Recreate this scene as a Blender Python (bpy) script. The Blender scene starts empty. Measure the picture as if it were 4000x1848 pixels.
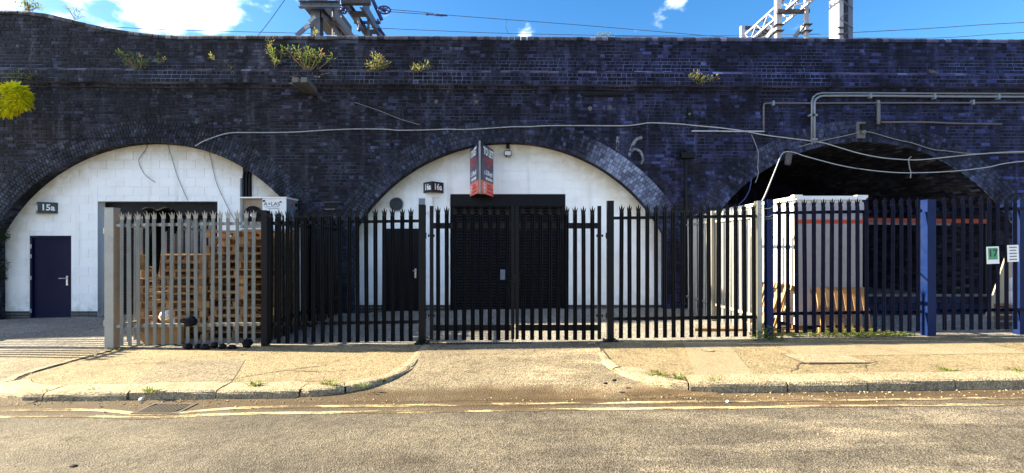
import bpy, bmesh, math, random
from math import sin, cos, pi, sqrt, radians, atan2
from mathutils import Vector, Matrix, Quaternion
random.seed(7)
sc = bpy.context.scene
COL = sc.collection
R = radians

# ------------------------------------------------------------------ camera
F, H, CX, CY = 1830.0, 1.70, 2000.0, 963.0          # focal length in photo pixels, eye height, vanishing point
cam_d = bpy.data.cameras.new('camera')
cam = bpy.data.objects.new('camera', cam_d)
COL.objects.link(cam)
cam.location = (0, 0, H)
cam.rotation_euler = (pi/2, 0, 0)
cam_d.sensor_width = 36.0
cam_d.lens = 36.0*F/4000.0
cam_d.shift_y = (CY-924.0)/4000.0
cam_d.clip_start = 0.05
cam_d.clip_end = 3000
sc.camera = cam

# ------------------------------------------------------------------ light
SUN_DIR = Vector((-1.9, 0.225, 1.0)).normalized()
SUN_EL = math.asin(SUN_DIR.z)
SUN_ROT = atan2(SUN_DIR.x, SUN_DIR.y)
EXPOSURE = 3.0
SKY = 0.10
world = bpy.data.worlds.new('World')
sc.world = world
world.use_nodes = True
wt = world.node_tree
wt.nodes.clear()
def wn(t, **k):
    n = wt.nodes.new(t)
    for a, b in k.items():
        setattr(n, a, b)
    return n
w_out = wn('ShaderNodeOutputWorld')
w_bg = wn('ShaderNodeBackground')
w_sky = wn('ShaderNodeTexSky', sky_type='NISHITA', sun_disc=False, sun_elevation=SUN_EL,
           sun_rotation=SUN_ROT % (2*pi), air_density=1.0, dust_density=0.6, ozone_density=3.0)
w_tc = wn('ShaderNodeTexCoord')
w_map = wn('ShaderNodeMapping')
w_map.inputs['Location'].default_value = (4.0564, 1.8625, 2.6651)
w_map.inputs['Scale'].default_value = (1.0, 1.0, 1.7)
w_noise = wn('ShaderNodeTexNoise')
w_noise.inputs['Scale'].default_value = 4.8
w_noise.inputs['Detail'].default_value = 9
w_noise.inputs['Roughness'].default_value = 0.52
w_sep = wn('ShaderNodeSeparateXYZ')
w_m1 = wn('ShaderNodeMath', operation='MULTIPLY_ADD')      # more cloud towards the sun side
w_m1.inputs[1].default_value = -0.09
w_m1.inputs[2].default_value = 0.0
w_m2 = wn('ShaderNodeMath', operation='ADD')
w_ramp = wn('ShaderNodeMapRange', interpolation_type='SMOOTHSTEP')
w_ramp.inputs['From Min'].default_value = 0.545
w_ramp.inputs['From Max'].default_value = 0.70
w_mix = wn('ShaderNodeMixRGB')
w_mix.inputs['Color2'].default_value = (8.4, 8.8, 9.6, 1)
w_hsv = wn('ShaderNodeHueSaturation')
w_hsv.inputs['Saturation'].default_value = 1.30
w_hsv.inputs['Value'].default_value = 0.36
L = wt.links.new
L(w_tc.outputs['Generated'], w_map.inputs['Vector'])
L(w_map.outputs['Vector'], w_noise.inputs['Vector'])
L(w_tc.outputs['Generated'], w_sep.inputs[0])
L(w_sep.outputs['X'], w_m1.inputs[0])
L(w_noise.outputs['Fac'], w_m2.inputs[0])
L(w_m1.outputs[0], w_m2.inputs[1])
L(w_m2.outputs[0], w_ramp.inputs['Value'])
L(w_ramp.outputs[0], w_mix.inputs['Fac'])
L(w_sky.outputs[0], w_hsv.inputs['Color'])
L(w_hsv.outputs[0], w_mix.inputs['Color1'])
L(w_mix.outputs[0], w_bg.inputs['Color'])
w_bg.inputs['Strength'].default_value = SKY
L(w_bg.outputs[0], w_out.inputs['Surface'])

sun_d = bpy.data.lights.new('sun', 'SUN')
sun_d.energy = 3.8
sun_d.angle = R(0.55)
sun_d.color = (1.0, 0.86, 0.60)
sun = bpy.data.objects.new('sun', sun_d)
COL.objects.link(sun)
sun.rotation_euler = SUN_DIR.to_track_quat('Z', 'Y').to_euler()
sun.location = (-30, 5, 30)

vs = sc.view_settings
sc.display_settings.display_device = 'sRGB'
vs.view_transform = 'Standard'
vs.look = 'None'
vs.exposure = EXPOSURE
vs.gamma = 1.0
vs.use_curve_mapping = False

# ------------------------------------------------------------------ helpers
def P(px, py, Y):
    """point at distance Y seen at photo position (px, py): used to measure real positions"""
    return Vector(((px-CX)*Y/F, Y, H-(py-CY)*Y/F))

def V(*a):
    return Vector(a)

class MB:
    """collects simple shapes and links them as one mesh object"""
    def __init__(s):
        s.v, s.f, s.m = [], [], []
    def add(s, verts, faces, mi=0):
        b = len(s.v)
        s.v.extend([tuple(x) for x in verts])
        for f in faces:
            s.f.append(tuple(b+i for i in f))
            s.m.append(mi)
        return s
    def box(s, c, size, rot=None, mi=0):
        x, y, z = size[0]/2, size[1]/2, size[2]/2
        vs_ = [V(a, b, d) for a in (-x, x) for b in (-y, y) for d in (-z, z)]
        if rot is not None:
            vs_ = [rot @ q for q in vs_]
        c = Vector(c)
        return s.add([c+q for q in vs_], [(0,1,3,2),(4,6,7,5),(0,4,5,1),(2,3,7,6),(0,2,6,4),(1,5,7,3)], mi)
    def bar(s, a, b, w, h, mi=0, up=(0,0,1)):
        a, b = Vector(a), Vector(b)
        d = b-a
        n = d.length
        d.normalize()
        u = Vector(up)
        if abs(d.dot(u)) > 0.99:
            u = V(0,1,0)
        x = d.cross(u).normalized()
        z = x.cross(d)
        M = Matrix((x, d, z)).transposed()
        return s.box((a+b)/2, (w, n, h), M, mi)
    def tube(s, pts, r, n=8, mi=0, cap=True):
        pts = [Vector(p) for p in pts]
        k = len(pts)
        rs = r if isinstance(r, (list, tuple)) else [r]*k
        base = len(s.v)
        up = None
        for i, p in enumerate(pts):
            d = (pts[min(i+1, k-1)]-pts[max(i-1, 0)])
            if d.length < 1e-9:
                d = V(0,0,1)
            d.normalize()
            if up is None:
                up = V(0,0,1) if abs(d.z) < 0.9 else V(0,1,0)
            x = d.cross(up)
            if x.length < 1e-4:
                x = d.cross(V(1,0,0))
            x.normalize()
            up = x.cross(d).normalized()
            for j in range(n):
                a = 2*pi*j/n
                q = p + x*(cos(a)*rs[i]) + up*(sin(a)*rs[i])
                s.v.append(tuple(q))
        for i in range(k-1):
            for j in range(n):
                a, b = base+i*n+j, base+i*n+(j+1) % n
                s.f.append((a, a+n, b+n, b))
                s.m.append(mi)
        if cap:
            s.f.append(tuple(base+j for j in range(n)))
            s.m.append(mi)
            s.f.append(tuple(base+(k-1)*n+j for j in reversed(range(n))))
            s.m.append(mi)
        return s
    def brick(s, o, ux, uz, nn, w, h, dep, ch=0.006, mi=0):
        """chamfered block: o = centre on the wall plane, nn = outward normal"""
        o = Vector(o)
        a = []
        for (sx, sz) in ((-1,-1),(1,-1),(1,1),(-1,1)):
            a.append(o+ux*(sx*w/2)+uz*(sz*h/2)-nn*0.004)
        for (sx, sz) in ((-1,-1),(1,-1),(1,1),(-1,1)):
            a.append(o+ux*(sx*w/2)+uz*(sz*h/2)+nn*(dep-ch*0.6))
        for (sx, sz) in ((-1,-1),(1,-1),(1,1),(-1,1)):
            a.append(o+ux*(sx*(w/2-ch))+uz*(sz*(h/2-ch))+nn*dep)
        f = [(8,9,10,11)]
        for i in range(4):
            j = (i+1) % 4
            f.append((i,j,4+j,4+i))
            f.append((4+i,4+j,8+j,8+i))
        return s.add(a, f, mi)
    def prism(s, poly, ext, mi=0):
        """closed polygon (3-D points) pushed along ext"""
        n = len(poly)
        a = [Vector(p) for p in poly]
        e = Vector(ext)
        vs_ = a+[p+e for p in a]
        f = [tuple(range(n)), tuple(reversed(range(n, 2*n)))]
        for i in range(n):
            j = (i+1) % n
            f.append((i, i+n, j+n, j))
        return s.add(vs_, f, mi)
    def lathe(s, c, axis, prof, n=16, mi=0):
        """prof: list of (radius, along)"""
        c = Vector(c)
        ax = Vector(axis).normalized()
        u = ax.orthogonal().normalized()
        w = ax.cross(u)
        base = len(s.v)
        for (r, t) in prof:
            for j in range(n):
                a = 2*pi*j/n
                s.v.append(tuple(c+ax*t+u*(cos(a)*r)+w*(sin(a)*r)))
        for i in range(len(prof)-1):
            for j in range(n):
                a, b = base+i*n+j, base+i*n+(j+1) % n
                s.f.append((a, b, b+n, a+n))
                s.m.append(mi)
        s.f.append(tuple(base+j for j in reversed(range(n))))
        s.m.append(mi)
        e = base+(len(prof)-1)*n
        s.f.append(tuple(e+j for j in range(n)))
        s.m.append(mi)
        return s
    def leaf(s, p, d, nrm, ln, wd, mi=0):
        p, d = Vector(p), Vector(d).normalized()
        x = d.cross(Vector(nrm))
        if x.length < 1e-4:
            x = d.orthogonal()
        x.normalize()
        n2 = x.cross(d)
        s.add([p, p+d*ln*0.45+x*wd*0.5+n2*wd*0.12, p+d*ln-n2*ln*0.12, p+d*ln*0.45-x*wd*0.5+n2*wd*0.12],
              [(0,1,2),(0,2,3)], mi)
        return s
    def mesh(s, name, mats, off=None, smooth=False):
        me = bpy.data.meshes.new(name)
        vv = s.v if off is None else [(a-off[0], b-off[1], c-off[2]) for a, b, c in s.v]
        me.from_pydata(vv, [], s.f)
        for m in (mats if isinstance(mats, (list, tuple)) else [mats]):
            me.materials.append(m)
        if any(s.m):
            me.polygons.foreach_set('material_index', s.m)
        if smooth:
            me.polygons.foreach_set('use_smooth', [True]*len(me.polygons))
        me.update()
        return me
    def build(s, name, mats, parent=None, smooth=False, origin=None, fix=True):
        if parent is not None:
            off = wloc(parent)
        else:
            off = Vector(origin) if origin is not None else Vector((0,0,0))
        me = s.mesh(name, mats, off, smooth)
        if fix:
            bm = bmesh.new()
            bm.from_mesh(me)
            bmesh.ops.recalc_face_normals(bm, faces=bm.faces)
            bm.to_mesh(me)
            bm.free()
        o = bpy.data.objects.new(name, me)
        COL.objects.link(o)
        if parent is not None:
            o.parent = parent
        else:
            o.location = off
        return o

def wloc(o):
    v = Vector((0,0,0))
    while o is not None:
        v += o.location
        o = o.parent
    return v

def tag(o, label=None, cat=None, group=None, kind=None):
    if label: o['label'] = label
    if cat: o['category'] = cat
    if group: o['group'] = group
    if kind: o['kind'] = kind
    return o

def thing(name, label, cat, loc, group=None, rotz=0):
    o = bpy.data.objects.new(name, None)
    COL.objects.link(o)
    o.empty_display_size = 0.1
    o.location = loc
    o.rotation_euler = (0, 0, rotz)
    return tag(o, label, cat, group)

def inst(name, me, parent, loc, rot=None, scale=None):
    """one object using shared mesh data; loc in world space"""
    o = bpy.data.objects.new(name, me)
    COL.objects.link(o)
    o.parent = parent
    o.location = Vector(loc)-(wloc(parent) if parent else Vector((0,0,0)))
    if rot: o.rotation_euler = rot
    if scale: o.scale = scale
    return o

def smooth_line(pts, k=6):
    pts = [Vector(p) for p in pts]
    out = []
    n = len(pts)
    for i in range(n-1):
        p0, p1, p2, p3 = pts[max(i-1,0)], pts[i], pts[i+1], pts[min(i+2,n-1)]
        for j in range(k):
            t = j/k
            out.append(0.5*((2*p1)+(p2-p0)*t+(2*p0-5*p1+4*p2-p3)*t*t+(3*p1-p0-3*p2+p3)*t**3))
    out.append(pts[-1])
    return out

def interp(tab, x):
    if x <= tab[0][0]: return tab[0][1]
    for (a, b), (c, d) in zip(tab, tab[1:]):
        if x <= c:
            return b+(d-b)*(x-a)/(c-a)
    return tab[-1][1]

def text_part(txt, size, M, mat, parent, name='lettering', bold=0.0, sx=1.0, align='CENTER', ext=0.0015):
    cu = bpy.data.curves.new('lettering', 'FONT')
    cu.body = txt
    cu.size = size
    cu.align_x = align
    cu.align_y = 'CENTER'
    cu.extrude = ext
    cu.offset = bold
    cu.resolution_u = 3
    t = bpy.data.objects.new('lettering', cu)
    COL.objects.link(t)
    bpy.context.view_layer.update()
    me = bpy.data.meshes.new_from_object(t.evaluated_get(bpy.context.evaluated_depsgraph_get()))
    bpy.data.objects.remove(t)
    bpy.data.curves.remove(cu)
    me.name = name
    me.transform(Matrix.Diagonal((sx, 1, 1, 1)))
    me.transform(M)
    me.transform(Matrix.Translation(-wloc(parent)))
    me.materials.clear()
    me.materials.append(mat)
    o = bpy.data.objects.new(name, me)
    COL.objects.link(o)
    o.parent = parent
    return o

def frame(o, ux, uy):
    """matrix whose local x, y, z are ux, uy and their normal"""
    ux, uy = Vector(ux).normalized(), Vector(uy).normalized()
    n = ux.cross(uy)
    M = Matrix((ux, uy, n)).transposed().to_4x4()
    M.translation = Vector(o)
    return M

# ------------------------------------------------------------------ materials
class NT:
    def __init__(s, name):
        s.mat = bpy.data.materials.new(name)
        s.mat.use_nodes = True
        s.t = s.mat.node_tree
        s.bsdf = s.t.nodes['Principled BSDF']
        s.out = s.t.nodes['Material Output']
        s.geo = None
    def n(s, t, **k):
        o = s.t.nodes.new(t)
        for a, b in k.items():
            setattr(o, a, b)
        return o
    def l(s, a, b):
        s.t.links.new(a, b)
    def pos(s):
        if s.geo is None:
            s.geo = s.n('ShaderNodeNewGeometry')
        return s.geo.outputs['Position']
    def rnd(s):
        s.pos()
        oi = s.n('ShaderNodeObjectInfo')
        return s.math('FRACT', s.math('ADD', s.geo.outputs['Random Per Island'], oi.outputs['Random']))
    def math(s, op, a, b=None, c=None, clamp=False):
        m = s.n('ShaderNodeMath', operation=op)
        m.use_clamp = clamp
        for i, x in enumerate((a, b, c)):
            if x is None: continue
            if isinstance(x, (int, float)): m.inputs[i].default_value = x
            else: s.l(x, m.inputs[i])
        return m.outputs[0]
    def scaled(s, sc_, loc=(0,0,0)):
        m = s.n('ShaderNodeMapping')
        m.inputs['Scale'].default_value = sc_
        m.inputs['Location'].default_value = loc
        s.l(s.pos(), m.inputs['Vector'])
        return m.outputs[0]
    def noise(s, scale, detail=4, rough=0.55, vec=None, dist=0.0):
        m = s.n('ShaderNodeTexNoise')
        m.inputs['Scale'].default_value = scale
        m.inputs['Detail'].default_value = detail
        m.inputs['Roughness'].default_value = rough
        m.inputs['Distortion'].default_value = dist
        s.l(vec if vec is not None else s.pos(), m.inputs['Vector'])
        return m.outputs['Fac']
    def voro(s, scale, feature='F1', out='Distance', vec=None):
        m = s.n('ShaderNodeTexVoronoi', feature=feature)
        m.inputs['Scale'].default_value = scale
        s.l(vec if vec is not None else s.pos(), m.inputs['Vector'])
        return m.outputs[out]
    def rng(s, v, a, b, c=0.0, d=1.0, smooth=False):
        m = s.n('ShaderNodeMapRange')
        if smooth: m.interpolation_type = 'SMOOTHSTEP'
        s.l(v, m.inputs['Value'])
        for k, x in zip(('From Min','From Max','To Min','To Max'), (a,b,c,d)):
            m.inputs[k].default_value = x
        return m.outputs[0]
    def ramp(s, v, stops, const=False):
        m = s.n('ShaderNodeValToRGB')
        e = m.color_ramp.elements
        if const: m.color_ramp.interpolation = 'CONSTANT'
        while len(e) < len(stops): e.new(0.5)
        for i, (p, c) in enumerate(stops):
            e[i].position = p
            e[i].color = (*c, 1)
        s.l(v, m.inputs['Fac'])
        return m.outputs['Color']
    def mix(s, f, a, b, mode='MIX'):
        m = s.n('ShaderNodeMixRGB', blend_type=mode)
        for k, x in zip(('Fac','Color1','Color2'), (f,a,b)):
            if isinstance(x, (int, float)): m.inputs[k].default_value = x
            elif isinstance(x, tuple): m.inputs[k].default_value = (*x, 1)
            else: s.l(x, m.inputs[k])
        return m.outputs[0]
    def sep(s, axis):
        m = s.n('ShaderNodeSeparateXYZ')
        s.l(s.pos(), m.inputs[0])
        return m.outputs[axis]
    def set(s, col=None, rough=None, metal=None, spec=None):
        for k, x in (('Base Color', col), ('Roughness', rough), ('Metallic', metal), ('Specular IOR Level', spec)):
            if x is None: continue
            if isinstance(x, (int, float)): s.bsdf.inputs[k].default_value = x
            elif isinstance(x, tuple): s.bsdf.inputs[k].default_value = (*x, 1)
            else: s.l(x, s.bsdf.inputs[k])
        return s
    def bump(s, h, strength=0.3, dist=0.01):
        b = s.n('ShaderNodeBump')
        b.inputs['Strength'].default_value = strength
        b.inputs['Distance'].default_value = dist
        s.l(h, b.inputs['Height'])
        s.l(b.outputs[0], s.bsdf.inputs['Normal'])
        return s

def paint(name, col, rough=0.4, wear=0.15, metal=0.0, dirt=(0.10,0.09,0.07), spec=0.5, bump=0.15, scale=7):
    t = NT(name)
    n1 = t.noise(scale, 6, 0.65)
    n2 = t.noise(scale*9, 4)
    f = t.math('MULTIPLY', t.rng(n1, 0.5, 0.8, 0, 1, True), wear*2.0)
    c = t.mix(f, col, dirt)
    c = t.mix(t.rng(n2, 0.3, 0.7, 0, 0.22), c, tuple(x*0.65 for x in col))
    t.set(c, t.rng(n1, 0.3, 0.8, rough-0.08, rough+0.18), metal, spec)
    t.bump(n2, bump, 0.004)
    return t.mat

def mk_brick(name, light=0.0, tint=(1,1,1), eff=0.5, blue=True, arch=False, bluef=0.52):
    t = NT(name)
    r = t.rnd()
    def tc(c): return tuple(x*y*0.26 for x, y in zip(c, tint))
    c = t.ramp(r, [(0.0, tc((0.006,0.007,0.012))), (0.24, tc((0.014,0.015,0.026))), (0.46, tc((0.030,0.032,0.046))),
                   (0.64, tc((0.046,0.042,0.047))), (0.80, tc((0.068,0.068,0.076))), (0.95, tc((0.085,0.095,0.135))), (1.0, tc((0.20,0.225,0.30)))])
    big = t.noise(0.55, 5, 0.6)
    mid = t.noise(2.6, 6, 0.62)
    fine = t.noise(46, 5, 0.7)
    streak = t.noise(1.0, 5, 0.6, t.scaled((5.0, 5.0, 0.55)))
    # darkest soot and brownish areas
    c = t.mix(t.rng(big, 0.52, 0.68, 0, 0.55, True), c, tc((0.011,0.012,0.017)))
    c = t.mix(t.rng(mid, 0.58, 0.75, 0, 0.55, True), c, tc((0.085,0.070,0.085)))
    # lime bloom: patches and runs
    e = t.math('MULTIPLY', t.rng(streak, 0.47, 0.72, 0, 1, True), t.rng(fine, 0.36, 0.66))
    c = t.mix(t.math('MULTIPLY', t.math('MULTIPLY', e, t.rng(big, 0.30, 0.52, 1.0, 0.25, True)), eff), c, (0.16,0.17,0.22))
    c = t.mix(t.rng(fine, 0.60, 0.78, 0, 0.30), c, (0.035,0.04,0.06))
    # soot that has washed over whole areas, bricks and joints alike
    c = t.mix(t.rng(t.noise(1.7, 7, 0.68), 0.50, 0.66, 0, 0.75, True), c, tc((0.012,0.012,0.015)))
    c = t.mix(t.rng(t.noise(3.3, 7, 0.7, t.scaled((1,1,0.7), (3,7,1))), 0.56, 0.70, 0, 0.7, True), c, t.mix(r, (0.030,0.030,0.046), (0.13,0.135,0.185)))
    if arch:
        # hard lime scale on the right haunch of the middle arch
        dx = t.math('SUBTRACT', t.sep('X'), 2.75)
        dz = t.math('SUBTRACT', t.sep('Z'), 3.25)
        rr = t.math('SQRT', t.math('ADD', t.math('MULTIPLY', dx, dx), t.math('MULTIPLY', dz, dz)))
        q = t.rng(t.math('ADD', rr, t.math('MULTIPLY', t.noise(2.5, 5), 1.2)), 2.0, 1.0, 0, 1, True)
        c = t.mix(t.math('MULTIPLY', q, 0.9), c, t.mix(r, (0.10,0.115,0.14), (0.30,0.34,0.39)))
    if light > 0:
        c = t.mix(t.math('MULTIPLY', t.rng(t.noise(0.8, 4), 0.40, 0.66, 0.15, 1, True), light), c, t.mix(r, (0.05,0.058,0.075), (0.17,0.20,0.25)))
    # brick colour shifts to blue towards the right
    x = t.sep('X')
    if blue: c = t.mix(t.rng(x, -7, 9, 0, bluef, True), c, t.mix(1.0, c, (0.40, 0.74, 2.6), 'MULTIPLY'))
    t.set(c, t.rng(fine, 0.3, 0.7, 0.5, 0.8), 0, 0.16)
    t.bump(fine, 0.5, 0.008)
    return t.mat

def mk_mortar(name):
    t = NT(name)
    mid = t.noise(0.9, 6, 0.6)
    fine = t.noise(30, 5, 0.7)
    z = t.sep('Z')
    c = t.mix(t.rng(mid, 0.43, 0.63, 0, 1, True), (0.002,0.0025,0.005), (0.058,0.066,0.10))
    band = t.math('MULTIPLY', t.rng(z, 5.5, 5.75, 0, 1, True), t.rng(z, 6.55, 6.05, 0, 1, True))
    c = t.mix(t.math('MULTIPLY', band, t.rng(t.noise(0.5, 4), 0.40, 0.60, 0.05, 0.95)), c, (0.20,0.23,0.36))
    c = t.mix(t.rng(t.noise(1.7, 7, 0.68), 0.48, 0.64, 0, 0.8, True), c, (0.004,0.004,0.006))
    c = t.mix(t.rng(fine, 0.5, 0.8, 0, 0.6), c, (0.008,0.008,0.012))
    x = t.sep('X')
    c = t.mix(t.rng(x, -7, 9, 0, 0.6, True), c, t.mix(1.0, c, (0.6, 0.78, 1.5), 'MULTIPLY'))
    t.set(c, 0.9)
    t.bump(fine, 0.6, 0.006)
    return t.mat

def mk_white_block(name):
    t = NT(name)
    r = t.rnd()
    c = t.mix(r, (0.86,0.86,0.86), (0.81,0.815,0.815))
    n = t.noise(1.3, 6, 0.6)
    c = t.mix(t.rng(n, 0.5, 0.8, 0, 0.35, True), c, (0.60,0.60,0.57))
    # rusty water staining that runs down from the damp arch ring
    d = None
    for cx in ARC:
        dx = t.math('SUBTRACT', t.sep('X'), cx)
        dz = t.math('SUBTRACT', t.sep('Z'), ACZ)
        rr = t.math('SQRT', t.math('ADD', t.math('MULTIPLY', dx, dx), t.math('MULTIPLY', dz, dz)))
        q = t.rng(rr, AR-0.75, AR-0.05, 0, 1, True)
        q = t.math('MULTIPLY', q, t.math('LESS_THAN', t.math('ABSOLUTE', dx), 4.2))
        d = q if d is None else t.math('MAXIMUM', d, q)
    d = t.math('MULTIPLY', d, t.rng(t.noise(2.2, 6, 0.65), 0.12, 0.55))
    c = t.mix(t.math('MULTIPLY', d, 0.75), c, (0.38,0.31,0.18))
    dr = t.noise(1.0, 6, 0.6, t.scaled((4.0, 4.0, 0.30), (2, 1, 5)))
    c = t.mix(t.math('MULTIPLY', t.rng(dr, 0.52, 0.72, 0, 1, True), 0.30), c, (0.50,0.47,0.40))
    # splash dirt near the ground
    g = t.math('MULTIPLY', t.rng(t.sep('Z'), 0.8, -0.05, 0, 0.8, True), t.rng(t.noise(5, 5), 0.4, 0.7))
    c = t.mix(g, c, (0.45,0.44,0.40))
    f = t.noise(60, 4, 0.6)
    t.set(c, 0.75, 0, 0.3)
    t.bump(f, 0.25, 0.004)
    return t.mat

def mk_pavement(name, a, b, dark, sc_=55, crack=True, gut=False):
    t = NT(name)
    v = t.voro(sc_, 'F1', 'Distance')
    vc = t.voro(sc_, 'F1', 'Color')
    bw = t.n('ShaderNodeRGBToBW')
    t.l(vc, bw.inputs[0])
    n1 = t.noise(0.7, 6, 0.6)
    n2 = t.noise(4.5, 6, 0.65)
    n3 = t.noise(130, 3, 0.6)
    c = t.mix(t.rng(n1, 0.35, 0.65, 0, 1, True), a, b)
    c = t.mix(t.rng(n2, 0.48, 0.72, 0, 0.5, True), c, dark)
    c = t.mix(t.rng(bw.outputs[0], 0.15, 0.85), t.mix(1.0, c, (0.46,0.44,0.42), 'MULTIPLY'), t.mix(1.0, c, (1.36,1.32,1.25), 'MULTIPLY'))
    c = t.mix(t.rng(n3, 0.60, 0.72, 0, 0.55), c, dark)
    h = t.math('ADD', v, t.math('MULTIPLY', n3, 0.5))
    if crack:
        wv = t.n('ShaderNodeVectorMath', operation='ADD')
        nz = t.n('ShaderNodeTexNoise')
        nz.inputs['Scale'].default_value = 2.2
        nz.inputs['Detail'].default_value = 5
        t.l(t.pos(), nz.inputs['Vector'])
        sc2 = t.n('ShaderNodeVectorMath', operation='SCALE')
        sc2.inputs['Scale'].default_value = 0.35
        t.l(nz.outputs['Color'], sc2.inputs[0])
        t.l(t.pos(), wv.inputs[0])
        t.l(sc2.outputs[0], wv.inputs[1])
        e = t.voro(0.62, 'DISTANCE_TO_EDGE', 'Distance', wv.outputs[0])
        ck = t.math('MULTIPLY', t.rng(e, 0.0, 0.008, 1, 0), t.rng(t.noise(0.7, 3), 0.50, 0.62))
        c = t.mix(t.math('MULTIPLY', ck, 0.8), c, (0.05,0.045,0.035))
        h = t.math('SUBTRACT', h, ck)
    if gut:
        y = t.math('ADD', t.sep('Y'), t.math('MULTIPLY', t.math('SUBTRACT', t.noise(0.9, 5, 0.6), 0.5), 0.55))
        g = t.math('MULTIPLY', t.math('MULTIPLY', t.rng(y, 5.14, 5.34, 0, 1, True), t.rng(y, 6.0, 5.72, 0, 1, True)), t.rng(t.noise(1.3, 4), 0.25, 0.45, 0.5, 1))
        c = t.mix(t.math('MULTIPLY', g, 0.92), c, t.mix(t.noise(9, 5), (0.030,0.019,0.009), (0.085,0.058,0.030)))
        yy = t.math('ADD', t.sep('Y'), t.math('MULTIPLY', t.noise(0.6, 3), 0.5))
        tr_ = t.math('MULTIPLY', t.rng(yy, 4.30, 4.60, 0, 1, True), t.rng(yy, 5.1, 4.8, 0, 1, True))
        c = t.mix(t.math('MULTIPLY', tr_, 0.35), c, t.mix(1.0, c, (1.5,1.47,1.4), 'MULTIPLY'))
        # oil and damp marks
        s1 = t.noise(1.0, 5, 0.6, t.scaled((0.45, 1.7, 1)))
        c = t.mix(t.rng(s1, 0.56, 0.72, 0, 0.55, True), c, t.mix(1.0, c, (0.66,0.58,0.50), 'MULTIPLY'))
        s2 = t.noise(1.0, 6, 0.65, t.scaled((0.5, 2.3, 1), (4.2, 1.3, 0)))
        xr = t.rng(t.sep('X'), -1.5, 2.0, 0.1, 1, True)
        c = t.mix(t.math('MULTIPLY', t.rng(s2, 0.47, 0.62, 0, 0.75, True), xr), c, t.mix(1.0, c, (2.1,2.05,2.0), 'MULTIPLY'))
    t.set(c, 0.85, 0, 0.25)
    t.bump(h, 0.65, 0.011)
    return t.mat

def mk_leaf(name, a, b, dry=0.0):
    t = NT(name)
    r = t.rnd()
    st = [(0.0, a), (0.8, b)]
    if dry: st = [(0.0, a), (0.85-dry, b), (0.9-dry*0.6, (0.20,0.11,0.04)), (1.0, (0.30,0.16,0.09))]
    c = t.ramp(r, st)
    t.set(c, 0.5, 0, 0.3)
    tr = t.n('ShaderNodeBsdfTranslucent')
    t.l(c, tr.inputs['Color'])
    mx = t.n('ShaderNodeMixShader')
    mx.inputs[0].default_value = 0.42
    t.l(t.bsdf.outputs[0], mx.inputs[1])
    t.l(tr.outputs[0], mx.inputs[2])
    t.l(mx.outputs[0], t.out.inputs['Surface'])
    return t.mat

def mk_wood(name, a, b):
    t = NT(name)
    oi = t.n('ShaderNodeObjectInfo')
    tcn = t.n('ShaderNodeTexCoord')
    mp = t.n('ShaderNodeMapping')
    mp.inputs['Scale'].default_value = (3, 40, 40)
    t.l(tcn.outputs['Object'], mp.inputs['Vector'])
    g = t.noise(1.0, 5, 0.6, mp.outputs[0])
    c = t.mix(oi.outputs['Random'], a, b)
    c = t.mix(t.rng(g, 0.4, 0.7, 0, 0.55), c, tuple(x*0.5 for x in a))
    c = t.mix(t.rng(t.noise(6, 5), 0.5, 0.75, 0, 0.5), c, (0.10,0.085,0.07))
    t.set(c, 0.8, 0, 0.2)
    t.bump(g, 0.3, 0.004)
    return t.mat

# arches: three centres, intrados radius, centre height, half width of the opening
YB, YW = 11.58, 11.83
ARC = [-8.93, -0.095, 8.64]
AR, ACZ, AHALF = 4.437, -0.154, 3.86
AZS = ACZ+sqrt(AR*AR-AHALF*AHALF)
YF = 8.13                                              # fence line

M = {}
M['brick'] = mk_brick('blue_brick', 0.0, (1.0,0.97,1.28), 1.0)
M['brick_band'] = mk_brick('banded_brick', 0.0, (0.75,0.75,1.15), 0.75)
M['brick_string'] = mk_brick('weathered_brick', 0.25, (6.0,5.0,5.2), 0.8, True, False, 0.35)
M['brick_coping'] = mk_brick('coping_brick', 0.40, (4.0,3.3,3.0), 0.9, True, False, 0.3)
M['brick_arch'] = mk_brick('arch_brick', 0.28, (0.9,0.9,1.4), 0.9, True, True, 0.22)
M['mortar'] = mk_mortar('mortar')
M['white_block'] = mk_white_block('white_block')
M['pavement'] = mk_pavement('pavement', (0.2338,0.1913,0.1190), (0.1913,0.1573,0.0952), (0.0978,0.0748,0.0442), 60)
M['ramp'] = mk_pavement('crossover_asphalt', (0.190,0.162,0.115), (0.145,0.125,0.090), (0.050,0.041,0.029), 58, False, True)
M['road'] = mk_pavement('road_asphalt', (0.110,0.098,0.078), (0.070,0.063,0.052), (0.021,0.019,0.015), 70, False, True)
M['yard'] = mk_pavement('yard_concrete', (0.23,0.225,0.21), (0.185,0.18,0.17), (0.10,0.098,0.09), 40)
M['kerb'] = mk_pavement('granite_kerb', (0.3168,0.2684,0.1804), (0.2640,0.2200,0.1496), (0.1232,0.0968,0.0616), 70, False)
M['ground'] = mk_pavement('far_ground', (0.26,0.245,0.21), (0.22,0.20,0.17), (0.15,0.14,0.12), 20, False)
M['galv'] = paint('galvanised_steel', (0.31,0.305,0.28), 0.45, 0.22, 0.35, (0.22,0.19,0.14), 0.5, 0.2, 5)
M['galv_tan'] = paint('tan_steel', (0.34,0.27,0.19), 0.6, 0.3, 0.0, (0.2,0.13,0.07))
M['black'] = paint('black_paint', (0.0035,0.004,0.006), 0.38, 0.12, 0.0, (0.008,0.006,0.005), 0.16)
M['blue'] = paint('dark_blue_paint', (0.0012,0.0026,0.018), 0.40, 0.10, 0.0, (0.005,0.005,0.010), 0.12)
M['blue_post'] = paint('blue_paint', (0.0010,0.010,0.062), 0.45, 0.10, 0.0, (0.01,0.012,0.03), 0.2)
M['shutter'] = paint('black_shutter', (0.003,0.0032,0.006), 0.42, 0.15, 0.0, (0.006,0.006,0.008), 0.15)
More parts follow.
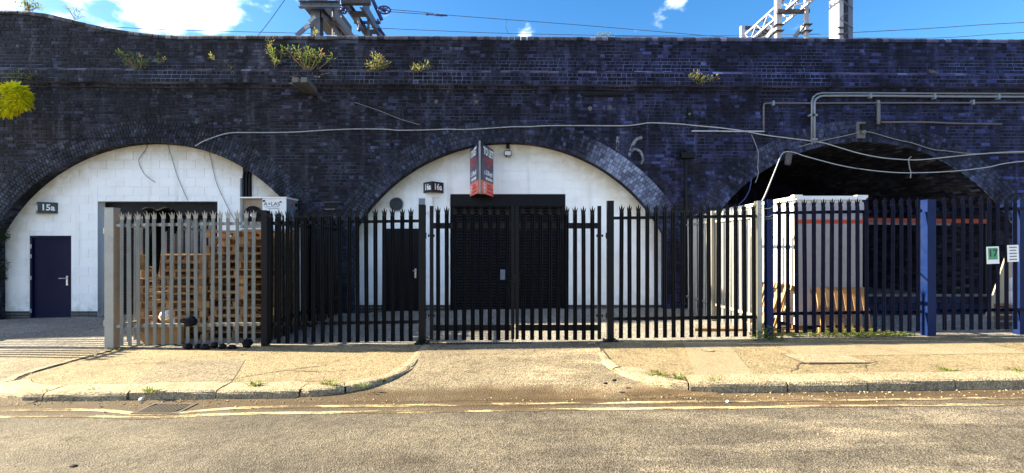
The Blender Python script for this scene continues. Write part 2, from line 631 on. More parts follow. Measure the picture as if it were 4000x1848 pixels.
M['navy'] = paint('navy_door', (0.0012,0.003,0.030), 0.45, 0.05, 0, (0.004,0.004,0.010), 0.12, 0.06)
M['steel'] = paint('bright_steel', (0.55,0.56,0.58), 0.3, 0.1, 0.8)
M['white'] = paint('white_paint', (0.78,0.78,0.77), 0.5, 0.12, 0, (0.5,0.47,0.42))
M['cabin_front_shade'] = paint('cabin_front_shade', (0.44,0.40,0.40), 0.6, 0.25, 0, (0.22,0.17,0.14))  # cabin colour darkened to carry the shade on its front
M['cabin'] = paint('cabin_panel', (0.72,0.70,0.68), 0.45, 0.18, 0, (0.40,0.33,0.28))
M['orange'] = paint('orange_paint', (0.55,0.075,0.025), 0.6, 0.35, 0, (0.25,0.08,0.05))
M['orange_dull'] = paint('dull_orange_paint', (0.22,0.035,0.014), 0.7, 0.5, 0, (0.05,0.03,0.025), 0.2)
M['sign_navy'] = paint('sign_navy', (0.022,0.028,0.085), 0.35, 0.04, 0, (0.06,0.06,0.1), 0.4, 0.02)
M['sign_orange'] = paint('sign_orange', (0.80,0.115,0.055), 0.35, 0.04, 0, (0.6,0.1,0.05), 0.4, 0.02)
M['sign_red'] = paint('sign_red', (0.42,0.05,0.035), 0.4, 0.02, 0, (0.5,0.06,0.04), 0.4, 0.02)
M['sign_black'] = paint('sign_black', (0.008,0.009,0.016), 0.3, 0.05, 0, (0.03,0.03,0.04), 0.5, 0.03)
M['sign_darkred'] = paint('sign_darkred', (0.40,0.045,0.035), 0.4, 0.02, 0, (0.3,0.05,0.04), 0.4, 0.02)
M['lettering'] = paint('white_lettering', (0.85,0.85,0.85), 0.4, 0.02, 0, (0.7,0.7,0.7), 0.4, 0.02)
M['paper'] = paint('paper', (0.80,0.81,0.80), 0.7, 0.08, 0, (0.6,0.58,0.5))
M['green'] = paint('green_print', (0.06,0.30,0.15), 0.6, 0.08, 0, (0.1,0.3,0.2))
M['print'] = paint('grey_print', (0.12,0.13,0.17), 0.7, 0.05)
M['gantry'] = paint('gantry_steel', (0.11,0.13,0.18), 0.5, 0.2, 0.1, (0.12,0.09,0.08), 0.5, 0.2, 3)
M['gantry_dark'] = paint('gantry_dark_steel', (0.055,0.05,0.055), 0.6, 0.3, 0.1, (0.10,0.06,0.05), 0.4)
M['gantry_blue'] = paint('gantry_blue_steel', (0.03,0.04,0.15), 0.5, 0.2, 0.1, (0.05,0.05,0.1), 0.4)
M['gantry_white'] = paint('gantry_pale_steel', (0.36,0.36,0.40), 0.5, 0.2, 0.0, (0.25,0.19,0.17), 0.4)
M['wire'] = paint('copper_wire', (0.05,0.06,0.09), 0.5, 0.1)
M['cable_white'] = paint('pale_cable', (0.33,0.34,0.36), 0.5, 0.5, 0, (0.13,0.13,0.13), 0.4, 0.2, 4)
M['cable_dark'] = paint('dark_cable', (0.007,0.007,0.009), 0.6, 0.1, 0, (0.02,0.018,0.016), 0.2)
M['cable_grey'] = paint('grey_cable', (0.17,0.17,0.16), 0.6, 0.1)
M['conduit'] = paint('conduit', (0.17,0.20,0.25), 0.5, 0.3, 0.1, (0.16,0.10,0.07))
M['rust_pipe'] = paint('rusty_pipe', (0.10,0.10,0.115), 0.7, 0.45, 0.0, (0.16,0.08,0.05))
M['concrete'] = paint('old_concrete', (0.13,0.13,0.13), 0.85, 0.3, 0, (0.08,0.07,0.06), 0.2, 0.4)
M['vault'] = mk_brick('vault_brick', 0.1, (2.6,2.2,1.9), 0.3, True, False, 0.0)  # brick lightened and warmed to carry light reflected into the open vault
M['dark_block'] = mk_brick('dark_block', 0.12, (2.2,2.1,2.0), 0.4)
M['wood'] = mk_wood('pallet_wood', (0.50,0.275,0.11), (0.29,0.18,0.095))
M['wood_grey'] = mk_wood('grey_pallet_wood', (0.30,0.18,0.09), (0.20,0.13,0.075))
M['plinth'] = paint('dark_plinth', (0.035,0.034,0.036), 0.6, 0.2, 0, (0.10,0.09,0.08))
M['cloth'] = paint('black_cloth', (0.004,0.004,0.005), 0.95, 0.1, 0, (0.008,0.008,0.008), 0.03, 0.5, 20)
M['bag'] = paint('black_plastic', (0.005,0.005,0.006), 0.6, 0.05, 0, (0.012,0.012,0.012), 0.15, 0.4, 14)
M['white_bag'] = paint('white_plastic', (0.80,0.80,0.80), 0.4, 0.05)
M['grille'] = paint('grille_grey', (0.33,0.35,0.38), 0.5, 0.2)
M['leaf_lime'] = mk_leaf('lime_leaf', (0.58,0.64,0.015), (0.80,0.72,0.025))
M['leaf'] = mk_leaf('buddleia_leaf', (0.065,0.14,0.025), (0.17,0.24,0.05), 0.12)
M['leaf_pale'] = mk_leaf('pale_leaf', (0.20,0.26,0.07), (0.36,0.36,0.13), 0.05)
M['leaf_dark'] = mk_leaf('dark_leaf', (0.012,0.022,0.010), (0.03,0.045,0.018))
M['weed'] = mk_leaf('weed_leaf', (0.09,0.16,0.03), (0.20,0.26,0.06), 0.04)
M['twig'] = paint('twig', (0.24,0.18,0.12), 0.8, 0.2)
M['bark'] = paint('bark', (0.10,0.08,0.06), 0.9, 0.2, 0, (0.04,0.04,0.03), 0.2, 0.6)
M['tar'] = paint('tar', (0.075,0.058,0.038), 0.9, 0.3, 0, (0.14,0.11,0.07), 0.2)
M['iron'] = paint('cast_iron', (0.09,0.075,0.06), 0.55, 0.3, 0.2, (0.14,0.10,0.06))
M['lens'] = paint('lamp_lens', (0.62,0.64,0.66), 0.15, 0.02)

def mk_line():
    t = NT('worn_yellow_paint')
    n1 = t.noise(1.0, 7, 0.7, t.scaled((1.1, 9, 1)))
    n2 = t.noise(24, 5, 0.7)
    w = t.rng(t.math('ADD', t.math('MULTIPLY', n1, 0.8), t.math('MULTIPLY', n2, 0.3)), 0.485, 0.575, 0, 1)
    xr = t.rng(t.sep('X'), 2.5, 6.5, 0, 0.9)
    w = t.math('ADD', w, t.math('MULTIPLY', xr, t.rng(t.noise(0.9, 4), 0.4, 0.55)), None, True)
    c = t.mix(w, t.mix(n2, (0.36,0.285,0.145), (0.44,0.37,0.215)), t.mix(n2, (0.040,0.027,0.016), (0.105,0.078,0.05)))
    t.set(c, 0.8, 0, 0.2)
    t.bump(t.voro(70), 0.5, 0.008)
    return t.mat
M['line'] = mk_line()
M['patch'] = mk_pavement('smooth_patch', (0.285,0.24,0.16), (0.25,0.21,0.14), (0.17,0.14,0.09), 140, False)
M['dark_patch'] = mk_pavement('dark_patch', (0.185,0.158,0.112), (0.15,0.128,0.092), (0.07,0.056,0.04), 45, False)
# ------------------------------------------------------------------ ground
YK, RK = 5.68, 1.10                                    # kerb line, corner radius
def zf(x):
    x = max(-16, min(16, x))
    return 0.04+0.0145*x-(0.010*max(0, -x-8))
def zp(x, y):
    return zf(x)-0.015*(8.13-min(y, 8.13))
def zy(x, y):
    return zf(x)+0.065*max(0, min(1, (y-8.6)/2.8))
def zr(x, y=5.5):
    x = max(-16, min(16, x))
    return -0.105+0.0125*x-(0.004*max(0, -x-8))+0.012*max(0, min(5.5-y, 4))
def zramp(x, y):
    t = max(0, min(1, (y-5.60)/(8.1-5.60)))
    t = 1-(1-t)**2.6
    return zr(x)*(1-t)+zf(x)*t

def sheet(name, xs, ys, zfn, mat, kind='structure'):
    mb = MB()
    n = len(ys)
    for x in xs:
        for y in ys:
            mb.v.append((x, y, zfn(x, y)))
    for i in range(len(xs)-1):
        for j in range(n-1):
            a = i*n+j
            mb.f.append((a, a+n, a+n+1, a+1))
            mb.m.append(0)
    o = mb.build(name, mat, fix=False, smooth=True)
    return tag(o, kind=kind)
def lin(a, b, s):
    n = max(1, int(round((b-a)/s)))
    return [a+(b-a)*i/n for i in range(n+1)]

sheet('ground', lin(-700, 700, 100), lin(-700, 900, 100), lambda x, y: -0.62, M['ground'])
sheet('road', [-60, -40, -25]+lin(-16, 16, 1.0)+[25, 40, 60], lin(-3.0, 5.74, 0.4), zr, M['road'])
sheet('yard', lin(-16, 16, 0.5), [8.09, 8.6, 9.5, 10.5, 11.4, 13.6], zy, M['yard'])
sheet('arch_floor', lin(4.6, 12.7, 0.5), [13.55, 15, 19.2], lambda x, y: zf(x)+0.061, M['yard'])
sheet('far_pavement', [-60, -16, 0, 16, 60], [-5.5, -2.98], lambda x, y: zr(x, 2)+0.10, M['pavement'])

def front(x, xl, xr):
    d = min(x-xl, xr-x)
    if d < 0: d = 0
    return YK+RK-sqrt(max(0.0, RK*RK-(RK-d)**2)) if d < RK else YK
def pavement(name, xl, xr):
    xs = [xl+0.03]+[x for x in lin(xl+0.1, xr-0.1, 0.1)]+[xr-0.03]
    mb = MB()
    K = 8
    for x in xs:
        y0 = front(x, xl, xr)+0.04
        for k in range(K+1):
            y = y0+(8.11-y0)*k/K
            mb.v.append((x, y, zp(x, y)-0.006))
    for i in range(len(xs)-1):
        for k in range(K):
            a = i*(K+1)+k
            mb.f.append((a, a+K+1, a+K+2, a+1))
            mb.m.append(0)
    return tag(mb.build(name, M['pavement'], fix=False, smooth=True), kind='structure')
XL1, XR1, XL2 = -6.95, -1.37, 1.27
pavement('pavement', XL1, XR1)
def drive(name, xs, ytop):
    mb = MB()
    K = 16
    for x in xs:
        y1 = ytop(x)
        for k in range(K+1):
            y = 5.5+(y1-5.5)*k/K
            mb.v.append((x, y, zramp(x, y)+0.003))
    for i in range(len(xs)-1):
        for k in range(K):
            a = i*(K+1)+k
            mb.f.append((a, a+K+1, a+K+2, a+1)); mb.m.append(0)
    tag(mb.build(name, M['ramp'], fix=False), kind='structure')
def yt1(x):
    if x < XR1-0.12: return front(x, XL1, XR1)+0.13
    if x > XL2+0.12: return front(x, XL2, 20)+0.13
    return 8.12
drive('driveway', lin(XR1-RK-0.1, XR1-0.121, 0.08)+lin(XR1-0.12, XL2+0.12, 0.15)+lin(XL2+0.121, XL2+RK+0.1, 0.08), yt1)
drive('side_driveway', lin(-16, XL1+0.12, 0.3)+lin(XL1+0.121, XL1+RK+0.1, 0.08), lambda x: 8.12 if x <= XL1+0.12 else front(x, XL1, XR1)+0.13)
pavement('pavement', XL2, 20.0)

def arcpts(cx, cy, r, a0, a1, n):
    return [(cx+r*cos(a0+(a1-a0)*i/n), cy+r*sin(a0+(a1-a0)*i/n)) for i in range(n+1)]
def kerb_run(name, path, narrow):
    """path: dense list of (x, y); narrow(x, y) -> True where the stones are the slim ones"""
    root = thing(name, None, None, (path[0][0], path[0][1], 0))
    del_keys = [k for k in root.keys()]
    root['kind'] = 'structure'
    s = [0.0]
    for a, b in zip(path, path[1:]):
        s.append(s[-1]+math.dist(a, b))
    def at(q):
        q = max(0, min(s[-1], q))
        for i in range(len(s)-1):
            if q <= s[i+1]:
                t = (q-s[i])/max(1e-9, s[i+1]-s[i])
                x = path[i][0]+(path[i+1][0]-path[i][0])*t
                y = path[i][1]+(path[i+1][1]-path[i][1])*t
                dx, dy = path[i+1][0]-path[i][0], path[i+1][1]-path[i][1]
                n = math.hypot(dx, dy)
                return x, y, dy/n, -dx/n
    q = 0.0
    while q < s[-1]-0.05:
        x, y, nx, ny = at(q)
        nar = narrow(x, y)
        ln = random.uniform(0.42, 0.62) if nar else random.uniform(0.92, 1.22)
        e = min(q+ln, s[-1])
        g = random.uniform(0.012, 0.03)
        w = 0.165 if nar else 0.335
        k = 5
        mb = MB()
        top = random.uniform(-0.006, 0.008)
        jit = random.uniform(-0.012, 0.012)
        prof = [(0.0,-0.30),(0.0,-0.050),(0.008,-0.024),(0.030,-0.006),(0.07,0.0),(w*0.6,0.003),(w-0.012,0.002),(w,-0.008),(w,-0.30)]
        for i in range(k+1):
            xx, yy, nx, ny = at(q+g/2+(e-q-g)*i/k)
            endk = 1 if i in (0, k) else 0
            for j, (d, z) in enumerate(prof):
                d2 = d+jit+(random.uniform(-0.006, 0.006) if j in (1,2,3,4) else 0)+(0.010 if endk and j in (1,2,3) else 0)
                z2 = z+(random.uniform(-0.004, 0.003) if 0 < j < 8 else 0)-(0.006 if endk and 0 < j < 8 else 0)
                px_, py_ = xx+nx*d2, yy+ny*d2
                mb.v.append((px_, py_, zp(px_, py_)+0.010+top+z2))
        n = len(prof)
        for i in range(k):
            for j in range(n-1):
                a = i*n+j
                mb.f.append((a, a+n, a+n+1, a+1)); mb.m.append(0)
        mb.f.append(tuple(range(n))); mb.m.append(0)
        mb.f.append(tuple(k*n+j for j in reversed(range(n)))); mb.m.append(0)
        mb.build('kerb_stone', M['kerb'], root)
        q = e
    # tarred joint between the stones and the paving
    jt = MB()
    q = 0.0
    k = 0
    while q <= s[-1]:
        x, y, nx, ny = at(q)
        w = 0.165 if narrow(x, y) else 0.335
        for d in (w+0.002, w+random.uniform(0.008, 0.018)):
            a_, b_ = x+nx*d, y+ny*d
            jt.v.append((a_, b_, zp(a_, b_)+0.003))
        if k: jt.f.append((2*k-2, 2*k, 2*k+1, 2*k-1)); jt.m.append(0)
        q += 0.06; k += 1
    jt.build('tar_joint', M['tar'], root, fix=False)
    return root
p1 = [(XR1, 8.02)]+arcpts(XR1-RK, YK+RK, RK, 0, -pi/2, 14)+arcpts(XL1+RK, YK+RK, RK, -pi/2, -pi, 14)+[(XL1, 7.95)]
kerb_run('kerb', p1, lambda x, y: x > XR1-RK*0.75 or x < XL1+RK*0.5)
p2 = [(16.0, YK)]+arcpts(XL2+RK, YK+RK, RK, -pi/2, -pi, 14)+[(XL2, 8.02)]
kerb_run('kerb', p2, lambda x, y: x < XL2+RK*0.75)

# patched areas let into the paving
def patch(x0, y0, x1, y1, mat, skew=0.0, dz=-0.002):
    mb = MB()
    n_ = 8
    for i in range(n_+1):
        for j in range(5):
            x = x0+(x1-x0)*i/n_+skew*(j/4)
            y = y0+(y1-y0)*j/4+0.012*sin(i*2.3+j)
            mb.v.append((x, y, zp(x, y)+dz))
    for i in range(n_):
        for j in range(4):
            a = i*5+j
            mb.f.append((a, a+5, a+6, a+1)); mb.m.append(0)
    tag(mb.build('paving_patch', M[mat], fix=False), kind='structure')
patch(2.35, 5.98, 3.10, 7.95, 'patch', 0.55)
patch(4.3, 6.9, 7.6, 7.7, 'patch', 0.1)
patch(-4.9, 6.0, -3.6, 7.2, 'dark_patch', -0.5)
patch(8.1, 6.3, 9.6, 7.6, 'dark_patch', 0.2)
def crack(pts, w=0.014):
    mb = MB()
    rr_ = random.Random(len(pts)*7+int(pts[0][0]*10))
    pp = []
    for (x0, y0), (x1, y1) in zip(pts, pts[1:]):
        for k in range(8):
            t = k/8
            pp.append((x0+(x1-x0)*t+rr_.uniform(-.02, .02), y0+(y1-y0)*t+rr_.uniform(-.02, .02)))
    for i, (x, y) in enumerate(pp):
        ww = w*rr_.uniform(0.3, 1.2)*min(1, i/3+0.2, (len(pp)-1-i)/3+0.2)
        for s_ in (-1, 1): mb.v.append((x, y+s_*ww, zp(x, y)+0.001))
    for i in range(len(pp)-1):
        mb.f.append((2*i, 2*i+2, 2*i+3, 2*i+1)); mb.m.append(0)
    tag(mb.build('pavement_crack', M['tar'], fix=False), kind='structure')
crack([(-3.75, 6.05), (-3.55, 6.3), (-3.2, 6.55), (-2.7, 6.8), (-2.5, 7.4)])
crack([(-3.2, 6.55), (-2.6, 6.45), (-2.1, 6.55)], 0.010)
crack([(3.6, 6.05), (4.0, 6.5), (4.3, 6.9), (4.2, 7.6)])
crack([(4.6, 6.1), (4.9, 6.5), (5.2, 6.6)], 0.010)
crack([(8.3, 6.0), (7.9, 6.4), (8.4, 6.9), (8.2, 7.7)], 0.012)
crack([(-6.2, 6.9), (-5.6, 7.1), (-5.0, 7.0)], 0.008)
# double lines, bent a little round the gully
def road_line(dist, wid):
    mb = MB()
    xs = lin(-16, 16, 0.15)
    for x in xs:
        bend = 0.20*math.exp(-((x+3.95)/0.55)**2) if dist < 0.45 else 0.10*math.exp(-((x+3.95)/0.6)**2)
        y = YK-dist-bend
        for d in (-wid/2, wid/2):
            mb.v.append((x, y+d, zr(x, y+d)+0.004))
    for i in range(len(xs)-1):
        mb.f.append((2*i, 2*i+2, 2*i+3, 2*i+1)); mb.m.append(0)
    return tag(mb.build('road_marking', M['line'], fix=False), kind='structure')
road_line(0.325, 0.080)
road_line(0.535, 0.080)

# ------------------------------------------------------------------ viaduct
UX, UZ, NF = V(1,0,0), V(0,0,1), V(0,-1,0)
TOP = [(-600,42),(0,42),(60,44),(120,48),(178,55),(240,68),(310,86),(411,109),(505,124),(582,134),(640,139),(720,142),(1000,142),(2000,145),(3000,151),(4000,157),(4700,161)]
def top_z(x):
    return H+(CY-interp(TOP, 2000+158*x))/158.0
def sh(x): return -0.006*x
def arch_of(x):
    return min(ARC, key=lambda c: abs(x-c))
def arch_z(x, r=AR, half=AHALF):
    c = arch_of(x)
    d = abs(x-c)
    return None if d >= half else ACZ+sqrt(r*r-d*d)
Z0, Z1, Z2, Z3, Z4, ZT = 5.565, 5.645, 5.925, 6.035, 6.80, 6.88
XA, XB = -16.0, 16.0
via = thing('railway_viaduct', 'soot-dark blue brick railway viaduct with three arches and a swept parapet', 'viaduct', (0, YB, 0))
mb = MB()
xs = sorted(set([round(x, 4) for x in lin(XA, XB, 0.08)]+[round(c+s*(AHALF-e), 4) for c in ARC for s in (-1, 1) for e in (0, 1e-3)]))
for a, b in zip(xs, xs[1:]):
    za, zb = arch_z(a), arch_z(b)
    if (za is None) or (zb is None):
        m_ = (a+b)/2
        if arch_z(m_) is None: za = zb = -0.4
        else:
            za = za if za is not None else AZS
            zb = zb if zb is not None else AZS
    mb.add([(a,YB,za),(b,YB,zb),(b,YB,Z0+sh(b)),(a,YB,Z0+sh(a))], [(0,1,2,3)])
# barrels
for ci, c in enumerate(ARC):
    ye = 19.0 if ci == 2 else YW+1.2
    th = math.asin(AHALF/AR)
    pts = [(c-AHALF, -0.4), (c-AHALF, AZS)]+[(c+AR*sin(-th+2*th*i/40), ACZ+AR*cos(-th+2*th*i/40)) for i in range(1, 40)]+[(c+AHALF, AZS), (c+AHALF, -0.4)]
    for p, q in zip(pts, pts[1:]):
        mb.add([(p[0],YB,p[1]),(q[0],YB,q[1]),(q[0],ye,q[1]),(p[0],ye,p[1])], [(0,1,2,3)])
# parapet and corbel table: one profile swept along
def prof(x):
    s, t = sh(x), top_z(x)-0.09
    return [(YB,Z0+s),(YB-0.07,Z0+s),(YB-0.07,Z1+s),(YB-0.19,Z1+s),(YB-0.19,Z2+s),(YB-0.03,Z3+s),(YB-0.03,t),(YB+0.42,t),(YB+0.42,5.3)]
px_ = lin(XA, XB, 0.2)
pr = [prof(x) for x in px_]
n = len(pr[0])
base = len(mb.v)
for x, q in zip(px_, pr):
    mb.v.extend([(x, y, z) for y, z in q])
for i in range(len(px_)-1):
    for j in range(n-1):
        a = base+i*n+j
        mb.f.append((a, a+n, a+n+1, a+1)); mb.m.append(0)
mb.build('wall', M['mortar'], via, fix=False)
# back wall of the open arch, deck over the barrels
bk = MB()
bk.box((8.64, 19.1, 2.2), (8.4, 0.2, 5.2))
for c in ARC[:2]:
    MB().box((c, YW+1.25, 2.2), (8.2, 0.1, 5.4)).build('back_wall', M['brick'], via)  # unseen wall added behind each shutter to stop light showing between slats
bk.build('back_wall', M['brick'], via)
dk = MB()
dk.box((0, 17.2, 5.3), (32, 10.3, 0.5))
dk.build('deck', M['mortar'], via)

proto_brick = {}
def shared_brick(w, h, dep):
    k = (round(w, 3), round(h, 3), round(dep, 3))
    if k not in proto_brick:
        q = MB()
        q.brick((0,0,0), UX, UZ, NF, w, h, dep, 0.007)
        proto_brick[k] = q.mesh('brick', M['brick_band'])
    return proto_brick[k]
CH = 0.0823
face, band, stringc = MB(), MB(), MB()
singles = []
def course(z, y, mbx, header, x0=XA, x1=XB, dep=0.008, clip=True, single=False, lim=None, h=None):
    off = random.choice((0, 0.06))+random.uniform(0, 0.02)
    x = x0-off
    pitch = 0.1175 if header else 0.235
    hh = (h or CH)-0.010
    while x < x1:
        p = pitch*random.uniform(0.96, 1.04)
        a, b = x+0.005, x+p-0.005
        x += p
        m = (a+b)/2
        zz = z+sh(m)
        if lim is not None and zz+hh/2 > lim(m): continue
        if clip and zz < 5.6:
            c = arch_of(m)
            if zz < AZS+0.0:
                if abs(m-c) < AHALF+0.25:
                    if b <= c-AHALF or a >= c+AHALF: pass
                    elif a < c-AHALF: b = c-AHALF
                    elif b > c+AHALF: a = c+AHALF
                    else: continue
                    if b-a < 0.03: continue
                    m = (a+b)/2
            rr = math.hypot(m-c, zz-ACZ)
            if rr < AR+0.50 and zz > ACZ+rr*cos(math.asin(AHALF/AR)+0.0)-0.02: continue
            if zz < zf(m)-0.15: continue
        d = dep+random.uniform(-0.003, 0.003)
        if random.random() < 0.02: d -= 0.006
        if single and abs(m) < 12.8 and not header and len(singles) < 290:
            singles.append(1)
            dd = round(dep+random.choice((-0.003, 0, 0.003)), 3)
            w = round((b-a)/0.006)*0.006
            inst('brick', shared_brick(w, hh, dd), via, (m, y, zz))
        else:
            mbx.brick((m, y, zz), UX, UZ, NF, b-a, hh*random.uniform(0.95, 1.0), d, 0.007)
k, z = 0, Z0-CH/2
while z > -0.45:
    course(z, YB, face, k % 2 == 0)
    z -= CH; k += 1
course((Z0+Z1)/2, YB-0.07, band, True, clip=False, h=Z1-Z0, dep=0.006)
for i in range(3):
    hh = (Z2-Z1)/3
    course(Z1+hh*(i+0.5), YB-0.19, band, i % 2 == 0, clip=False, h=hh, single=True)
k, z = 0, Z3+CH/2
while z < 7.6:
    course(z, YB-0.03, face, k % 2 == 0, clip=False, lim=lambda x: top_z(x)-0.095, single=(k in (1, 3)))
    z += CH; k += 1
# two weathered splay courses on the ledge
sl = V(0, 0.16, Z3-Z2)
sln = sl.length
sl.normalize()
nn = V(0, -sl.z, sl.y)
for i in range(2):
    x = XA
    while x < XB:
        p = random.uniform(0.225, 0.245)
        m = x+p/2
        o = V(m, YB-0.19, Z2+sh(m))+sl*(sln*(i+0.5)/2)
        stringc.brick(o, UX, sl, nn, p-0.006, sln/2-0.006, 0.012+0.012*(1-i), 0.008)
        x += p
tag(face.build('brickwork', M['brick'], via, fix=False), kind='stuff')
tag(band.build('corbel_brickwork', M['brick_band'], via, fix=False), kind='stuff')
tag(stringc.build('splay_brickwork', M['brick_string'], via, fix=False), kind='stuff')

# arch rings: five rings of brick on end
ring = MB()
vme = {}
nv = 0
th = math.asin(AHALF/AR)
for ci in (1, 0, 2):
    c = ARC[ci]
    for k in range(5):
        r0 = AR+0.004+k*0.108
        cnt = int(2*th*r0/0.0815)
        for i in range(cnt):
            a = -th+2*th*(i+0.5)/cnt+random.uniform(-0.0008, 0.0008)
            ur = V(sin(a), 0, cos(a))
            ut = V(cos(a), 0, -sin(a))
            o = V(c, YB, ACZ)+ur*(r0+0.05)
            dep = 0.0145
            if ci == 1 and k < 3 and nv < 300:
                nv += 1
                kk = k
                if kk not in vme:
                    q = MB()
                    q.brick((0,0,0), UX, UZ, NF, 2*th*r0/cnt-0.009, 0.099, dep, 0.010)
                    vme[kk] = q.mesh('voussoir', M['brick_arch'])
                inst('voussoir', vme[kk], via, o+V(0, random.uniform(-0.002, 0.002), 0), (0, a, 0))
            else:
                ring.brick(o, ut, ur, NF, 2*th*r0/cnt-random.uniform(0.007, 0.012), random.uniform(0.094, 0.100), dep+random.uniform(-0.003, 0.003), 0.010)
tag(ring.build('arch_ring', M['brick_arch'], via, fix=False), kind='stuff')
# reveal bricks just inside each opening
rev, vlt = MB(), MB()
for ci, c in enumerate(ARC):
    deep = 4 if ci < 2 else 22
    rv = rev if ci < 2 else vlt
    for s in (-1, 1):
        z = -0.2
        k = 0
        while z < AZS:
            x = YB+0.005+(0.06 if k % 2 else 0)
            for i in range(deep if k % 2 else deep+1):
                w = 0.165 if ci < 2 else 0.235
                rv.brick((c+s*AHALF, x+w/2, z), UX.cross(UZ)*(-1), UZ, V(-s,0,0), w-0.01, CH-0.01, 0.006, 0.006)
                x += w
                if ci < 2 and x > YW-0.1: break
            z += CH; k += 1
    # soffit
    nseg = int(2*th*AR/0.083)
    for i in range(nseg):
        a = -th+2*th*(i+0.5)/nseg
        ur = V(sin(a), 0, cos(a))
        ut = V(cos(a), 0, -sin(a))
        y = YB+0.004+(0.09 if i % 2 else 0)
        while y < (YW-0.03 if ci < 2 else YB+5.5):
            w = 0.17 if ci < 2 else 0.235
            if y+w > YW and ci < 2: w = YW-y
            if w > 0.04:
                rv.brick(V(c, y+w/2, ACZ)+ur*AR, V(0,1,0), ut, -ur, w-0.01, 0.073, 0.006, 0.006)
            y += w
tag(vlt.build('vault_brickwork', M['vault'], via, fix=False), kind='stuff')
tag(rev.build('reveal_brickwork', M['brick'], via, fix=False), kind='stuff')

# bullnose coping bricks on edge
def bullnose(w):
    q = MB()
    pr = [(-0.035,-0.095),(-0.040,-0.05),(-0.030,-0.018),(-0.008,0.0),(0.42,0.0),(0.455,-0.03),(0.455,-0.095)]
    n = len(pr)
    for x in (-w/2, w/2):
        q.v.extend([(x, y, z) for y, z in pr])
    for j in range(n):
        a, b = j, (j+1) % n
        q.f.append((a, b, b+n, a+n)); q.m.append(0)
    q.f.append(tuple(range(n))); q.m.append(0)
    q.f.append(tuple(reversed(range(n, 2*n)))); q.m.append(0)
    return q.mesh('coping_brick', M['brick_coping'])
cop = [bullnose(w) for w in (0.140, 0.146, 0.143)]
x = -15.0
while x < 15.0:
    sl_ = atan2(top_z(x+0.08)-top_z(x-0.08), 0.16)
    step = 0.1535*cos(sl_)
    inst('coping_brick', random.choice(cop), via, (x, YB-0.03, top_z(x)+random.uniform(-0.004, 0.004)), (random.uniform(-0.01, 0.01), -sl_, 0))
    x += step

# painted number on the spandrel, flat print on the bricks
def strip(pts, w, y):
    q = MB()
    pp = [P(a, b, YB) for a, b in pts]
    for i in range(len(pp)-1):
        d = (pp[i+1]-pp[i]).normalized()
        s = V(-d.z, 0, d.x)*w/2
        a, b = pp[i], pp[i+1]
        q.add([V(a.x-s.x, y, a.z-s.z), V(b.x-s.x, y, b.z-s.z), V(b.x+s.x, y, b.z+s.z), V(a.x+s.x, y, a.z+s.z)], [(0,1,2,3)])
    return q
def mk_chalk():
    t = NT('worn_white_number')
    n = t.math('ADD', t.noise(9, 5, 0.7), t.math('MULTIPLY', t.noise(40, 4), 0.3))
    c = t.mix(t.rng(n, 0.60, 0.74), (0.17,0.185,0.225), (0.015,0.017,0.03))
    t.set(c, 0.85, 0, 0.2)
    return t.mat
M['chalk'] = mk_chalk()
q = strip([(2413,534),(2411,590)], 0.075, YB-0.0135)
q2 = strip([(2508,536),(2484,545),(2470,568),(2461,596),(2457,612)], 0.075, YB-0.0135)
q3 = strip([(2457,612),(2462,590),(2480,582),(2500,590),(2511,612),(2511,628),(2503,640)], 0.060, YB-0.0150)
for z in (q, q2, q3):
    z.build('painted_number', M['chalk'], via, fix=False)

# ------------------------------------------------------------------ infill walls
def cut(rects, o):
    out = []
    for (a, b, c, d) in rects:
        x0, x1, z0, z1 = max(a, o[0]), min(b, o[1]), max(c, o[2]), min(d, o[3])
        if x0 >= x1 or z0 >= z1:
            out.append((a, b, c, d)); continue
        if d-c > 0.3:
            if a < x0: out.append((a, x0, c, d))
            if x1 < b: out.append((x1, b, c, d))
            if c < z0: out.append((x0, x1, c, z0))
            if z1 < d: out.append((x0, x1, z1, d))
        else:
            full = (z1-z0) > 0.55*(d-c)
            if not full and x0 <= a+1e-6 and x1 >= b-1e-6:
                if c < z0: out.append((a, b, c, z0))
                if z1 < d: out.append((a, b, z1, d))
                continue
            if a < x0: out.append((a, x0, c, d))
            if x1 < b: out.append((x1, b, c, d))
            if c < z0: out.append((x0, x1, c, z0))
            if z1 < d: out.append((x0, x1, z1, d))
    return out
blk = {}
